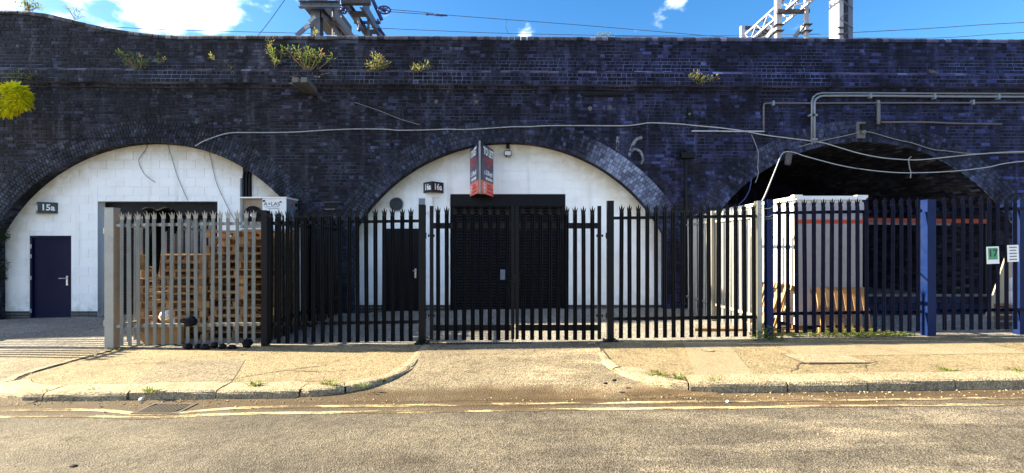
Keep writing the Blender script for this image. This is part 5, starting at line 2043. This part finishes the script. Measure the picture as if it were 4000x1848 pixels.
MB().bar(P(1335, 8, Yg+0.1), P(1446, 8, Yg+0.1), 0.16, 0.14).build('end_beam', M['gantry_dark'], root)
MB().bar(P(1384, 88, 15.6), P(1486, 88, 15.6), 0.08, 0.07).build('cross_arm', M['gantry_blue'], root)
MB().bar(P(1362, 45, 14.8), P(1430, 47, 14.8), 0.05, 0.03).build('cross_arm', M['gantry_dark'], root)
MB().bar(P(1450, -12, 14.5), P(1492, 80, 14.9), 0.07, 0.09).build('wheel_arm', M['gantry_blue'], root)
MB().bar(P(1480, 112, 15.8), P(1502, 140, 15.8), 0.07, 0.09).build('lower_arm', M['gantry_blue'], root)
def wheel(root, c, axis, r, mat, spokes=6):
    q = MB()
    ax = Vector(axis).normalized()
    u = ax.orthogonal().normalized(); w = ax.cross(u)
    n_ = 24
    ring_ = [c+u*(cos(2*pi*i/n_)*r)+w*(sin(2*pi*i/n_)*r) for i in range(n_)]
    q.tube(ring_+[ring_[0]], 0.026, 6, cap=False)
    for i in range(spokes):
        a = 2*pi*i/spokes
        q.bar(c, c+u*(cos(a)*r)+w*(sin(a)*r), 0.03, 0.03)
    q.lathe(c-ax*0.05, ax, [(0.05,0),(0.05,0.1)], 10)
    q.build('tension_wheel', mat, root, fix=False)
wheel(root, P(1501, 39, 14.6), (0.15, -0.80, 0.45), 0.185, M['gantry_blue'])
wheel(root, P(1339, 36, 14.2), (0.75, -0.6, 0.1), 0.125, M['gantry_blue'])
MB().bar(P(1478, 30, 14.55), P(1500, 39, 14.6), 0.05, 0.06).build('wheel_bracket', M['gantry_blue'], root)
q = MB()
a, b = P(1394, 60, 14.9), P(1403, 93, 14.9)
for i in range(8):
    c = a+(b-a)*(i/7)
    q.lathe(c, (b-a), [(0.018,-0.012),(0.052,0.0),(0.018,0.016)], 10)
q.tube([a+V(0,0,0.15), b+V(0.02,0,-0.25)], 0.014, 6)
q.build('insulator', M['gantry_white'], root, fix=False)
MB().lathe(P(1403, 115, 14.9), (0,0,1), [(0.02,-0.07),(0.06,-0.03),(0.06,0.03),(0.02,0.07)], 10).build('weight', M['gantry_blue'], root)
q = MB()
q.bar(P(1158, 140, Yg-0.2), P(1202, 101, Yg-0.2), 0.05, 0.12)
q.build('diagonal_brace', M['gantry'], root)
MB().bar(P(1190, 110, Yg-0.23), P(1208, 98, Yg-0.23), 0.04, 0.13).build('bracket', M['gantry_white'], root)
MB().bar(P(1207, 86, Yg-0.22), P(1233, 66, Yg-0.22), 0.06, 0.10).build('bracket', M['gantry_white'], root)
MB().box(P(1216, 102, Yg-0.2), (0.12, 0.05, 0.10)).build('gusset', M['rust_pipe'], root)

# lattice boom and mast at the right
root = thing('lattice_gantry', 'pale lattice railway gantry with a stub end post above the right arch', 'gantry', (8.4, 15.0, 5.55))
Y0, Y1 = 12.4, 17.2
xl_, zt_, zb_2 = 1030/F*15, H+936/F*15, H+892/F*15-0.0
zb_2 = zt_-0.37
xr_ = xl_+0.46
mt = M['gantry_white']
for x in (xl_, xr_):
    for z in (zt_, zb_2):
        q = MB(); q.box((x, (Y0+Y1)/2, z), (0.055, Y1-Y0, 0.055)); q.build('chord', mt, root)
y, i = Y0, 0
while y < Y1-0.2:
    for x in (xl_, xr_):
        MB().bar((x, y, zb_2 if i % 2 else zt_), (x, y+0.38, zt_ if i % 2 else zb_2), 0.028, 0.028).build('lacing', mt, root)
    for z in (zt_, zb_2):
        MB().bar((xl_ if i % 2 else xr_, y, z), (xr_ if i % 2 else xl_, y+0.38, z), 0.026, 0.026).build('lacing', M['gantry'], root)
    y += 0.38; i += 1
def pst(px, Y, py, w, m, nm='post'):
    c = P(px, py, Y)
    q = MB()
    q.box((c.x-w/2, Y, (5.5+c.z)/2), (0.012, w*0.9, c.z-5.5))
    q.box((c.x, Y-w*0.45, (5.5+c.z)/2), (w, 0.012, c.z-5.5))
    q.box((c.x, Y+w*0.45, (5.5+c.z)/2), (w, 0.012, c.z-5.5))
    return q.build(nm, m, root)
pst(3039, 14.6, -60, 0.15, mt)
pst(3149, 14.4, -60, 0.10, mt)
pst(2900, 17.0, 103, 0.13, mt, 'end_post')
MB().bar(P(3034, 45, 14.45), P(3160, 45, 14.45), 0.10, 0.11).build('cross_beam', M['gantry_dark'], root)
MB().bar(P(2890, 108, 17.1), P(2995, 112, 17.1), 0.10, 0.10).build('end_beam', M['gantry_dark'], root)
MB().bar(P(2965, 130, 16.4), P(3018, 134, 16.4), 0.35, 0.12).build('packing', M['gantry_dark'], root)
MB().bar(P(3104, 146, 14.6), P(3140, 98, 14.4), 0.08, 0.10).build('foot_brace', M['gantry'], root)
MB().bar(P(2994, 146, 14.8), P(3026, 106, 14.7), 0.08, 0.10).build('foot_brace', mt, root)
for py in (100, 124):
    for px in (3039, 3149):
        MB().box(P(px, py, 14.4 if px > 3100 else 14.55), (0.26, 0.24, 0.022)).build('band_clamp', M['gantry_dark'], root)

root = thing('lattice_mast', 'thick pale lattice mast behind the parapet at the right', 'mast', (9.4, 13.3, 5.55))
xm0, xm1 = (3278-CX)*13.2/F, (3330-CX)*13.2/F
for x, s in ((xm0, 1), (xm1, -1)):
    q = MB()
    q.box((x, 13.4, 8.2), (0.014, 0.40, 5.4))
    for yy_ in (13.2, 13.6): q.box((x+s*0.055, yy_, 8.2), (0.125, 0.014, 5.4))
    q.build('channel', M['gantry_white'] if s == 1 else M['gantry'], root)  # sunlit channel paler, shaded one greyer, put into the steel colour
z, i = 5.6, 0
while z < 10.8:
    for yy_ in (13.19, 13.61):
        MB().bar((xm0 if i % 2 else xm1, yy_, z), (xm1 if i % 2 else xm0, yy_, z+0.28), 0.012, 0.05, up=(0,1,0)).build('lacing', M['gantry'], root)
    z += 0.28; i += 1
for py in (108, 133):
    MB().box(P(3285, py, 13.15), (0.20, 0.05, 0.03)).build('cable_clamp', M['gantry_dark'], root)

def wire(label, pts, r=0.010, mat='wire'):
    pp = [P(a, b, y) for a, b, y in pts]
    q = MB(); q.tube(smooth_line(pp, 4), r, 5)
    o = q.build('overhead_wire', M[mat], None, origin=pp[0], fix=False)
    return tag(o, label, 'wire', 'overhead line wires')
wire('upper overhead wire from the tension wheel sloping down to the right', [(1524,37,14.6),(1650,48,14.8),(1760,60,15),(1985,77,15.3),(2301,101,15.8),(2720,136,16.5),(2900,150,17)])
wire('second overhead wire just below the one from the tension wheel', [(1524,46,14.6),(1650,55,14.8),(1668,57,14.8)])
wire('lower overhead wire just above the parapet in the middle', [(1420,108,15.5),(1500,111,15.5),(1800,124,15.5),(2000,131,15.6),(2400,139,15.8),(2700,140,16),(3036,136,15),(3260,132,14),(3335,127,13.8),(3600,113,13.6),(4000,88,13.5),(4510,77,13.5)])
wire('faint overhead wire closest to the parapet at the right', [(2400,141,15),(2700,146,15),(3100,147,15),(3500,149,15),(3700,147,15),(4000,127,15),(4510,112,15)], 0.009)
wire('overhead wire skirting the swept parapet at the left', [(410,104,14),(560,112,14.3),(700,117,14.6),(980,125,15),(1220,131,15.4),(1400,138,15.8)])
wire('steep overhead wire rising out of view left of the gantry', [(1008,139,14.5),(1050,86,14.3),(1112,0,14),(1150,-52,13.9)])
root = thing('line_insulator', 'blue ribbed insulator in the upper overhead wire', 'insulator', P(1705, 57, 14.9))
q = MB()
a, b = P(1664, 56, 14.85), P(1748, 62, 14.95)
q.tube([a, b], 0.018, 7)
d = (b-a).normalized()
for i in range(5):
    q.lathe(a+(b-a)*(0.42+i*0.085), d, [(0.018,-0.015),(0.062,0),(0.018,0.015)], 10)
q.build('sheds', M['gantry_blue'], root, fix=False)
MB().bar(a, a+(b-a)*0.12, 0.04, 0.05).build('clamp', M['gantry_blue'], root)
o = MB().tube([P(1980,78,15.3)+V(0,0,0), P(1975,105,15.3), P(1985,130,15.4)], 0.008, 5).build('wire_dropper', M['wire'], None, origin=P(1980,78,15.3), fix=False)
tag(o, 'dropper hanging between the two overhead wires over the middle arch', 'wire')

# ------------------------------------------------------------------ plants
def stem_tube(q, p0, p1, r0, r1, bend, rnd):
    n = 5
    pts = []
    side = V(rnd.uniform(-1,1), rnd.uniform(-1,1), rnd.uniform(-0.4,0.4))*bend
    for i in range(n+1):
        t = i/n
        pts.append(p0+(p1-p0)*t+side*sin(pi*t))
    q.tube(pts, [r0+(r1-r0)*i/n for i in range(n+1)], 5)
    return pts
def shrub(name, label, base, tips, seed, leafm='leaf', lpt=26, ll=0.10, spread=0.13, stem_r=0.012, cat='plant', bare=0, group=None, drop=0.0):
    """base: root point in the wall; tips: list of points where the leafy shoots end"""
    rnd = random.Random(seed)
    root = thing(name, label, cat, base, group)
    st, lf = MB(), MB()
    base = Vector(base)
    for ti, t in enumerate(tips):
        t = Vector(t)
        pts = stem_tube(st, base, t, stem_r, stem_r*0.35, 0.06, rnd)
        if ti < bare:
            continue
        for i in range(lpt):
            f = rnd.betavariate(2.4, 1.1)
            k = min(len(pts)-2, int(f*(len(pts)-1)))
            g = f*(len(pts)-1)-k
            p = pts[k]+(pts[k+1]-pts[k])*g
            o = V(rnd.gauss(0,1), rnd.gauss(0,1), rnd.gauss(0,1))
            o = o/o.length*spread*rnd.uniform(0, 1)
            d = (o.normalized()*0.8+V(0,-0.15,0.45-drop)+(pts[k+1]-pts[k]).normalized()*0.4)
            lf.leaf(p+o*0.7, d, V(rnd.uniform(-.5,.5), rnd.uniform(-.8,0), 1), ll*rnd.uniform(0.6, 1.25), ll*0.36*rnd.uniform(0.7, 1.2))
    st.build('stem', M['twig'], root, fix=False)
    lf.build('foliage', M[leafm], root, fix=False)
    return root
def W(px, py, out=0.1): return P(px, py, YB-out)
YLB = YB-0.12
def tips(lst, o0=0.25, o1=0.5, seed=1):
    r_ = random.Random(seed)
    return [P(a, b, YB-r_.uniform(o0, o1)) for a, b in lst]
shrub('wall_shrub', 'large straggly shrub with brown twigs rooted in the corbel right of the tall thin one', W(1205, 290), tips([(1130,300),(1250,300),(1290,285),(1180,250),(1150,188),(1165,205),(1205,185),(1215,205),(1225,195),(1255,203),(1268,210),(1190,215),(1240,225),(1300,222),(1120,195)], 0.18, 0.5, 3), 3, 'leaf', 34, 0.085, 0.17, 0.013, 'shrub', 4)
shrub('wall_shrub', 'tall thin shrub growing up the parapet left of the large straggly one', W(1075, 262), tips([(1050,158),(1055,175),(1068,205),(1075,235),(1100,190),(1045,190)], 0.2, 0.4, 5), 5, 'leaf', 30, 0.08, 0.13, 0.010, 'shrub')
shrub('wall_shrub', 'bushy pale green shrub on the corbel above the beam socket', W(1478, 282), tips([(1470,215),(1485,222),(1455,225),(1495,235),(1440,255),(1515,245),(1465,240),(1480,245),(1430,248),(1505,262),(1450,262)], 0.15, 0.45, 7), 7, 'leaf_pale', 40, 0.065, 0.16, 0.009, 'shrub')
shrub('wall_shrub', 'low spreading pale shrub on the corbel nearest the middle arch crown', W(1625, 288), tips([(1615,252),(1630,256),(1650,250),(1668,248),(1690,258),(1610,270),(1640,268)], 0.15, 0.4, 9), 9, 'leaf_pale', 30, 0.065, 0.13, 0.008, 'shrub')
shrub('wall_shrub', 'lone pale shrub on the corbel above the black tie plate', W(2725, 328), tips([(2705,283),(2700,300),(2722,290),(2715,310),(2755,300),(2740,318),(2790,308),(2800,303)], 0.15, 0.4, 11), 11, 'leaf_pale', 26, 0.07, 0.12, 0.008, 'shrub')
shrub('wall_shrub', 'brown-tinged shrub on the parapet above the left shutter', W(543, 285), tips([(535,202),(555,215),(500,228),(470,205),(480,240),(565,230),(520,215),(575,250),(460,200),(590,225)], 0.15, 0.42, 13), 13, 'leaf', 28, 0.07, 0.14, 0.010, 'shrub', 1)
shrub('wall_shrub', 'small tuft of leaves right of the brown-tinged shrub', W(620, 250), tips([(650,232),(640,238),(630,240),(618,205)], 0.15, 0.35, 15), 15, 'leaf', 20, 0.06, 0.08, 0.006, 'shrub')
shrub('wall_shrub', 'tiny single tuft on the parapet between the brown-tinged shrub and the thin twigs', W(826, 232), tips([(818,218),(828,215),(835,225)], 0.15, 0.3, 17), 17, 'leaf_pale', 16, 0.055, 0.07, 0.005, 'shrub')
shrub('wall_shrub', 'dry twiggy growth left of the tall thin shrub', W(905, 272), tips([(870,235),(900,240),(925,250),(940,280),(885,262),(915,285),(690,228),(745,230),(720,250)][:6], 0.1, 0.25, 19), 19, 'leaf', 8, 0.05, 0.08, 0.006, 'shrub', 3)
shrub('wall_shrub', 'leafy growth on the corbel at the left end above the lime bush', W(110, 312), tips([(60,280),(90,290),(120,300),(150,290),(165,285),(30,300),(10,290),(125,308),(75,300)], 0.12, 0.4, 21), 21, 'leaf', 24, 0.075, 0.15, 0.008, 'shrub')
shrub('wall_shrub', 'dark leafy sprig on top of the parapet at the far left', P(110, 46, YB-0.02), [P(a, b, YB+0.05*i-0.1) for i, (a, b) in enumerate([(60,15),(90,5),(105,-8),(130,8),(150,18),(172,30),(115,20),(45,8)])], 23, 'leaf', 26, 0.085, 0.14, 0.009, 'shrub')
shrub('wall_shrub', 'thin arching sprig on the swept part of the parapet', P(290, 76, YB), [P(a, b, YB-0.05) for a, b in [(240,5),(262,30),(300,28),(318,42),(328,62)]], 25, 'leaf', 9, 0.075, 0.05, 0.007, 'shrub')
shrub('wall_shrub', 'small tuft on the coping in front of the gantry column', P(1230, 143, YB-0.02), [P(a, b, YB-0.05) for a, b in [(1230,118),(1238,126),(1222,132)]], 27, 'leaf_pale', 14, 0.08, 0.06, 0.006, 'shrub')
shrub('wall_shrub', 'grey-green tuft on the coping over the middle arch', P(2375, 147, YB+0.1), [P(a, b, YB+0.1) for a, b in [(2340,133),(2362,135),(2385,132),(2400,126),(2320,138)]], 29, 'leaf', 16, 0.06, 0.08, 0.006, 'shrub')
shrub('wall_shrub', 'single pale tuft on the corbel over the open arch', W(3636, 284), tips([(3630,277),(3645,278),(3655,282)], 0.1, 0.25, 31), 31, 'leaf_pale', 10, 0.05, 0.06, 0.005, 'shrub')

# lime-leaved bush growing at the left end of the viaduct
def tree(name, label, base, top, blobs, n, seed, leafm, ll, cat='tree', wd=0.5):
    rnd = random.Random(seed)
    root = thing(name, label, cat, base)
    tk, lf = MB(), MB()
    base, top = Vector(base), Vector(top)
    pts = [base+(top-base)*t+V(0.10*sin(t*5), 0.06*sin(t*4), 0) for t in [i/7 for i in range(8)]]
    tk.tube(pts, [0.10-0.07*i/7 for i in range(8)], 8)
    for (c, r) in blobs:
        c = Vector(c)
        s = pts[5]
        st_ = stem_tube(tk, s, c, 0.03, 0.008, 0.1, rnd)
        for i in range(n):
            o = V(rnd.gauss(0,1), rnd.gauss(0,1), rnd.gauss(0,1)).normalized()
            q_ = rnd.uniform(0.35, 1.0)**0.6
            p = c+V(o.x*r[0], o.y*r[1], o.z*r[2])*q_
            lf.leaf(p, o+V(0,0,-0.35), o+V(0,0,0.8), ll*rnd.uniform(0.6, 1.2), ll*wd*rnd.uniform(0.7, 1.1))
    tk.build('trunk', M['bark'], root, fix=False)
    lf.build('crown', M[leafm], root, fix=False)
    return root
yt = 10.75
def L_(px, py): return P(px, py, yt)
tree('bush_tree', 'bright lime-leaved tree branch reaching in at the left edge below the parapet', (-13.7, yt, zf(-13)), (-13.2, yt, 5.3),
     [(L_(38,378), (0.34,0.26,0.30)), (L_(-60,370), (0.45,0.35,0.40)), (L_(-170,350), (0.6,0.5,0.55)), (L_(-120,420), (0.5,0.4,0.4)), (L_(72,400), (0.20,0.18,0.13)), (L_(58,352), (0.22,0.16,0.10)), (L_(85,375), (0.14,0.12,0.10)), (L_(20,425), (0.25,0.2,0.12))], 210, 51, 'leaf_lime', 0.135)
tree('shaded_foliage', 'lower foliage of the lime-leaved tree, coloured dark for its shade, beside the navy door', (-12.75, 11.1, zf(-13)), (-12.65, 11.1, 2.3),
     [(P(-10,900,11.1), (0.20,0.18,0.28)), (P(-5,1040,11.1), (0.16,0.18,0.22)), (P(-45,960,11.1), (0.3,0.22,0.5)), (P(5,920,11.1), (0.14,0.12,0.12)), (P(-5,1080,11.1), (0.13,0.12,0.12)), (P(-70,820,11.1), (0.3,0.2,0.35))], 260, 53, 'leaf_dark', 0.07, 'shrub', 0.35)  # shade on the lower foliage put into the leaf colour

# weeds and grass
def weed(label, c, n, ll, rad, seed, leafm='weed', group=None, name='weed_tuft', flat=0.0):
    rnd = random.Random(seed)
    q = MB()
    c = Vector(c)
    for i in range(n):
        a = rnd.uniform(0, 2*pi)
        r_ = rad*rnd.uniform(0, 1)**0.7
        p = c+V(cos(a)*r_, sin(a)*r_*0.6, 0)
        d = V(cos(a)*rnd.uniform(0.2, 1.1), sin(a)*rnd.uniform(0.1, 0.8), rnd.uniform(0.5, 1.2)*(1-flat))
        h = ll*rnd.uniform(0.4, 1.0)*0.75
        d.normalize()
        x = d.cross(V(0,0,1))
        x = x.normalized() if x.length > 1e-3 else V(1,0,0)
        w = ll*0.07
        m1 = p+d*h*0.55
        m2 = p+d*h+V(cos(a),sin(a),-0.6)*h*0.25
        q.add([p-x*w, p+x*w, m1+x*w*0.8, m1-x*w*0.8, m2], [(0,1,2,3),(3,2,4)])
    o = q.build(name, M[leafm], None, origin=c, fix=False)
    return tag(o, label, 'weed', group)
def bushy(label, c, n, rad, hgt, ll, seed, leafm, kind=None, cat='weed', name='weed_clump'):
    rnd = random.Random(seed)
    q = MB()
    c = Vector(c)
    for i in range(n):
        a = rnd.uniform(0, 2*pi); r_ = rnd.uniform(0, 1)**0.6
        z = hgt*rnd.uniform(0, 1)*(1-0.7*r_**2)
        p = c+V(cos(a)*r_*rad[0], sin(a)*r_*rad[1], z)
        d = V(cos(a)+rnd.uniform(-.5,.5), sin(a)+rnd.uniform(-.5,.5), rnd.uniform(0.1, 0.9))
        q.leaf(p, d, (rnd.uniform(-.4,.4), rnd.uniform(-.4,.4), 1), ll*rnd.uniform(0.6,1.2), ll*0.45)
    o = q.build(name, M[leafm], None, origin=c, fix=False)
    if kind: return tag(o, kind=kind)
    return tag(o, label, cat)
def G(px, py):
    """ground point under a photo position near the street"""
    Y = 8.0
    for _ in range(6):
        x = (px-CX)*Y/F
        z = zp(x, Y) if Y > YK else zr(x, Y)
        Y = (H-z)*F/(py-CY)
    x = (px-CX)*Y/F
    return V(x, Y, zp(x, Y) if Y > YK else zr(x, Y))
weed('bright tuft of grass at the foot of the silver box post', G(462, 1364)+V(0,-0.03,0), 60, 0.08, 0.16, 61)
weed('grass tuft beside the road gully at the kerb', G(590, 1562), 40, 0.11, 0.10, 62)
weed('small weed at the joint of the second kerb stone from the left', G(365, 1555), 22, 0.07, 0.07, 63)
weed('tiny weed under the leftmost kerb stone', G(178, 1558), 12, 0.05, 0.05, 64)
weed('grassy weed in the kerb joint right of the gully', G(1000, 1535)+V(0,-0.02,0), 34, 0.13, 0.08, 65)
weed('weed clump in the gutter near the curve of the left kerb', G(1290, 1537), 42, 0.12, 0.11, 66)
weed('low weed under the curved end of the left kerb', G(1415, 1508), 30, 0.08, 0.10, 67)
weed('sprig of weed on the last curved stone of the left kerb', G(1512, 1482), 12, 0.06, 0.05, 68)
weed('wide weed clump in the gutter at the curve of the right kerb', G(2575, 1502), 60, 0.13, 0.14, 69)
weed('second weed clump just right of the wide one in the gutter', G(2640, 1515), 50, 0.12, 0.13, 70)
weed('yellowing grass in the first joint of the right kerb', G(2790, 1490), 24, 0.10, 0.08, 71)
weed('grass sprouting from a kerb joint below the manhole slab', G(3190, 1508), 14, 0.06, 0.05, 72)
weed('dry grass in the broken kerb joint below the blue box post', G(3510, 1475), 20, 0.07, 0.10, 73)
weed('bright grass in the kerb joint below the number notice', G(3690, 1485), 60, 0.09, 0.13, 74)
weed('grass tuft in the kerb joint at the right edge', G(3975, 1490), 44, 0.09, 0.12, 75)
weed('small weed by the black fence post foot', G(1095, 1358), 20, 0.07, 0.07, 76)
bushy('leafy weed at the foot of the left gate post', V(fx(1675), YF-0.02, zf(fx(1675))), 160, (0.20, 0.12), 0.12, 0.045, 77, 'leaf_dark')
bushy('dark green leafy weed clump at the foot of the pale corner post', V(fx(2985), YF-0.08, zf(fx(2985))), 420, (0.26, 0.16), 0.24, 0.055, 78, 'weed')
tag(bushy(None, V(fx(3330), YF+0.10, zf(fx(3330))), 1500, (1.15, 0.13), 0.13, 0.05, 79, 'weed', 'stuff', name='ground_weeds'), kind='stuff')

# ------------------------------------------------------------------ street details
# gully grate in the gutter
c = G(645, 1598)
root = thing('road_gully', 'rusty iron gully grate in the gutter with dead leaves', 'drain', c)
Rz = Matrix.Rotation(R(1.0), 3, 'Z')
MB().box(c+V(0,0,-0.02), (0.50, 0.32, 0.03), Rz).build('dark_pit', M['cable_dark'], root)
q = MB()
for s in (-1, 1):
    q.box(c+V(s*0.24,0,0.0), (0.04, 0.34, 0.022))
    q.box(c+V(0,s*0.16,0.001), (0.442, 0.03, 0.022))
q.build('frame', M['iron'], root)
me = MB().box((0,0,0), (0.022, 0.288, 0.02), Matrix.Rotation(R(-12), 3, 'Z')).mesh('bar', M['iron'])
for i in range(9):
    inst('bar', me, root, c+V(-0.186+0.0465*i, 0, 0.002))
# slot drain along the gateway
root = thing('slot_drain', 'slotted drain channel across the yard gateway', 'drain', (0, YF+0.06, zf(0)))
MB().box(((fx(1745)+fx(2275))/2, YF-0.10, zf(0)+0.002), (fx(2275)-fx(1745), 0.10, 0.012)).build('channel', M['cable_dark'], root)
me = MB().box((0,0,0), (0.022, 0.10, 0.014)).mesh('bar', M['concrete'])
for i in range(48):
    inst('bar', me, root, (fx(1750)+0.0485*i, YF-0.10, zf(0)+0.004))
# slab cover in the right pavement, its surround broken
c = G(3220, 1400)
root = thing('manhole_slab', 'sunken rectangular concrete manhole cover in the right pavement', 'manhole', c)
q = MB()
q.box(c+V(0,0,-0.001), (0.92, 0.50, 0.012))
q.build('cover', M['kerb'], root)
q = MB()
q.box(c+V(0.02,-0.275,0.003), (0.86, 0.035, 0.012))
q.box(c+V(-0.47,0,0.002), (0.03, 0.5, 0.01))
q.build('open_joint', M['iron'], root)
c = G(2765, 1369)
root = thing('stop_tap_cover', 'small round iron stop tap cover in the right pavement', 'cover', c)
MB().lathe(c, (0,0,1), [(0.10,-0.02),(0.10,0.004),(0.085,0.006)], 20).build('rim', M['iron'], root)
MB().lathe(c+V(0,0,0.002), (0,0,1), [(0.083,0.0),(0.083,0.005)], 20).build('lid', M['kerb'], root)
# litter and stones in the gutter
rnd = random.Random(90)
q, ql = MB(), MB()
for i in range(520):
    x = rnd.uniform(-7, 8.5)
    if -1.2 < x < 1.2 and rnd.random() < 0.6: continue
    y = YK-abs(rnd.gauss(0, 0.16))-0.015
    s = rnd.uniform(0.004, 0.013)
    q.box((x, y, zr(x, y)+s*0.35), (s*1.6, s*1.2, s), Matrix.Rotation(rnd.uniform(0, 3), 3, 'Z') @ Matrix.Rotation(rnd.uniform(-.5, .5), 3, 'X'))
for i in range(340):
    x, y = rnd.uniform(-9, 9), rnd.uniform(3.0, 7.9)
    s = rnd.uniform(0.003, 0.008)
    z = zr(x, y) if y < YK else (zp(x, y) if (XL1+0.2 < x < XR1-0.2 or x > XL2+0.2) else zramp(x, y))
    q.box((x, y, z+s*0.3), (s*1.6, s*1.2, s), Matrix.Rotation(rnd.uniform(0, 3), 3, 'Z'))
tag(q.build('gutter_grit', M['kerb'], None, fix=False), kind='stuff')
for i in range(120):
    x = rnd.choice([rnd.gauss(-4.0, 0.3), rnd.uniform(-6.5, 8), rnd.gauss(1.6, 0.3)])
    y = YK-abs(rnd.gauss(0, 0.14))-0.03
    ql.leaf((x, y, zr(x, y)+0.008), (rnd.uniform(-1,1), rnd.uniform(-1,1), 0.15), (rnd.uniform(-.4,.4), rnd.uniform(-.4,.4), 1), rnd.uniform(0.02, 0.05), rnd.uniform(0.012, 0.028))
M['dead'] = mk_leaf('dead_leaf', (0.07,0.045,0.02), (0.16,0.10,0.045))
tag(ql.build('fallen_leaves', M['dead'], None, fix=False), kind='stuff')
o = crumple('stone_chip', G(551, 1566), (0.025, 0.02, 0.022), M['paper'], 91, 'pale stone chip standing in the gutter beside the gully', 'stone')
o = crumple('stone_chip', G(2842, 1572), (0.018, 0.016, 0.014), M['paper'], 92, 'round white pebble in the muddy gutter right of the weed clumps', 'stone')
o = crumple('dead_leaf', G(285, 1822), (0.035, 0.02, 0.008), M['cable_dark'], 93, 'dark dead leaf lying on the road at the lower left', 'leaf')
o = crumple('dead_leaf', G(2400, 1525), (0.03, 0.02, 0.016), M['cable_dark'], 94, 'curled black leaf on the asphalt before the yard entrance', 'leaf')
o = crumple('dead_leaf', G(2366, 1536), (0.028, 0.02, 0.014), M['cable_dark'], 95, 'second black leaf just left of the curled one', 'leaf')
c = V((1420-CX)*YW/F, YW-0.16, zf(-3))
root = thing('kick_block', 'dark low box with pale patches against the white wall left of the black door', 'box', c)
MB().box(c+V(0,0,0.06), (0.46, 0.14, 0.12)).build('body', M['plinth'], root)
for s in (-0.15, 0.12):
    MB().box(c+V(s,-0.071,0.035), (0.09, 0.004, 0.05)).build('patch', M['concrete'], root)
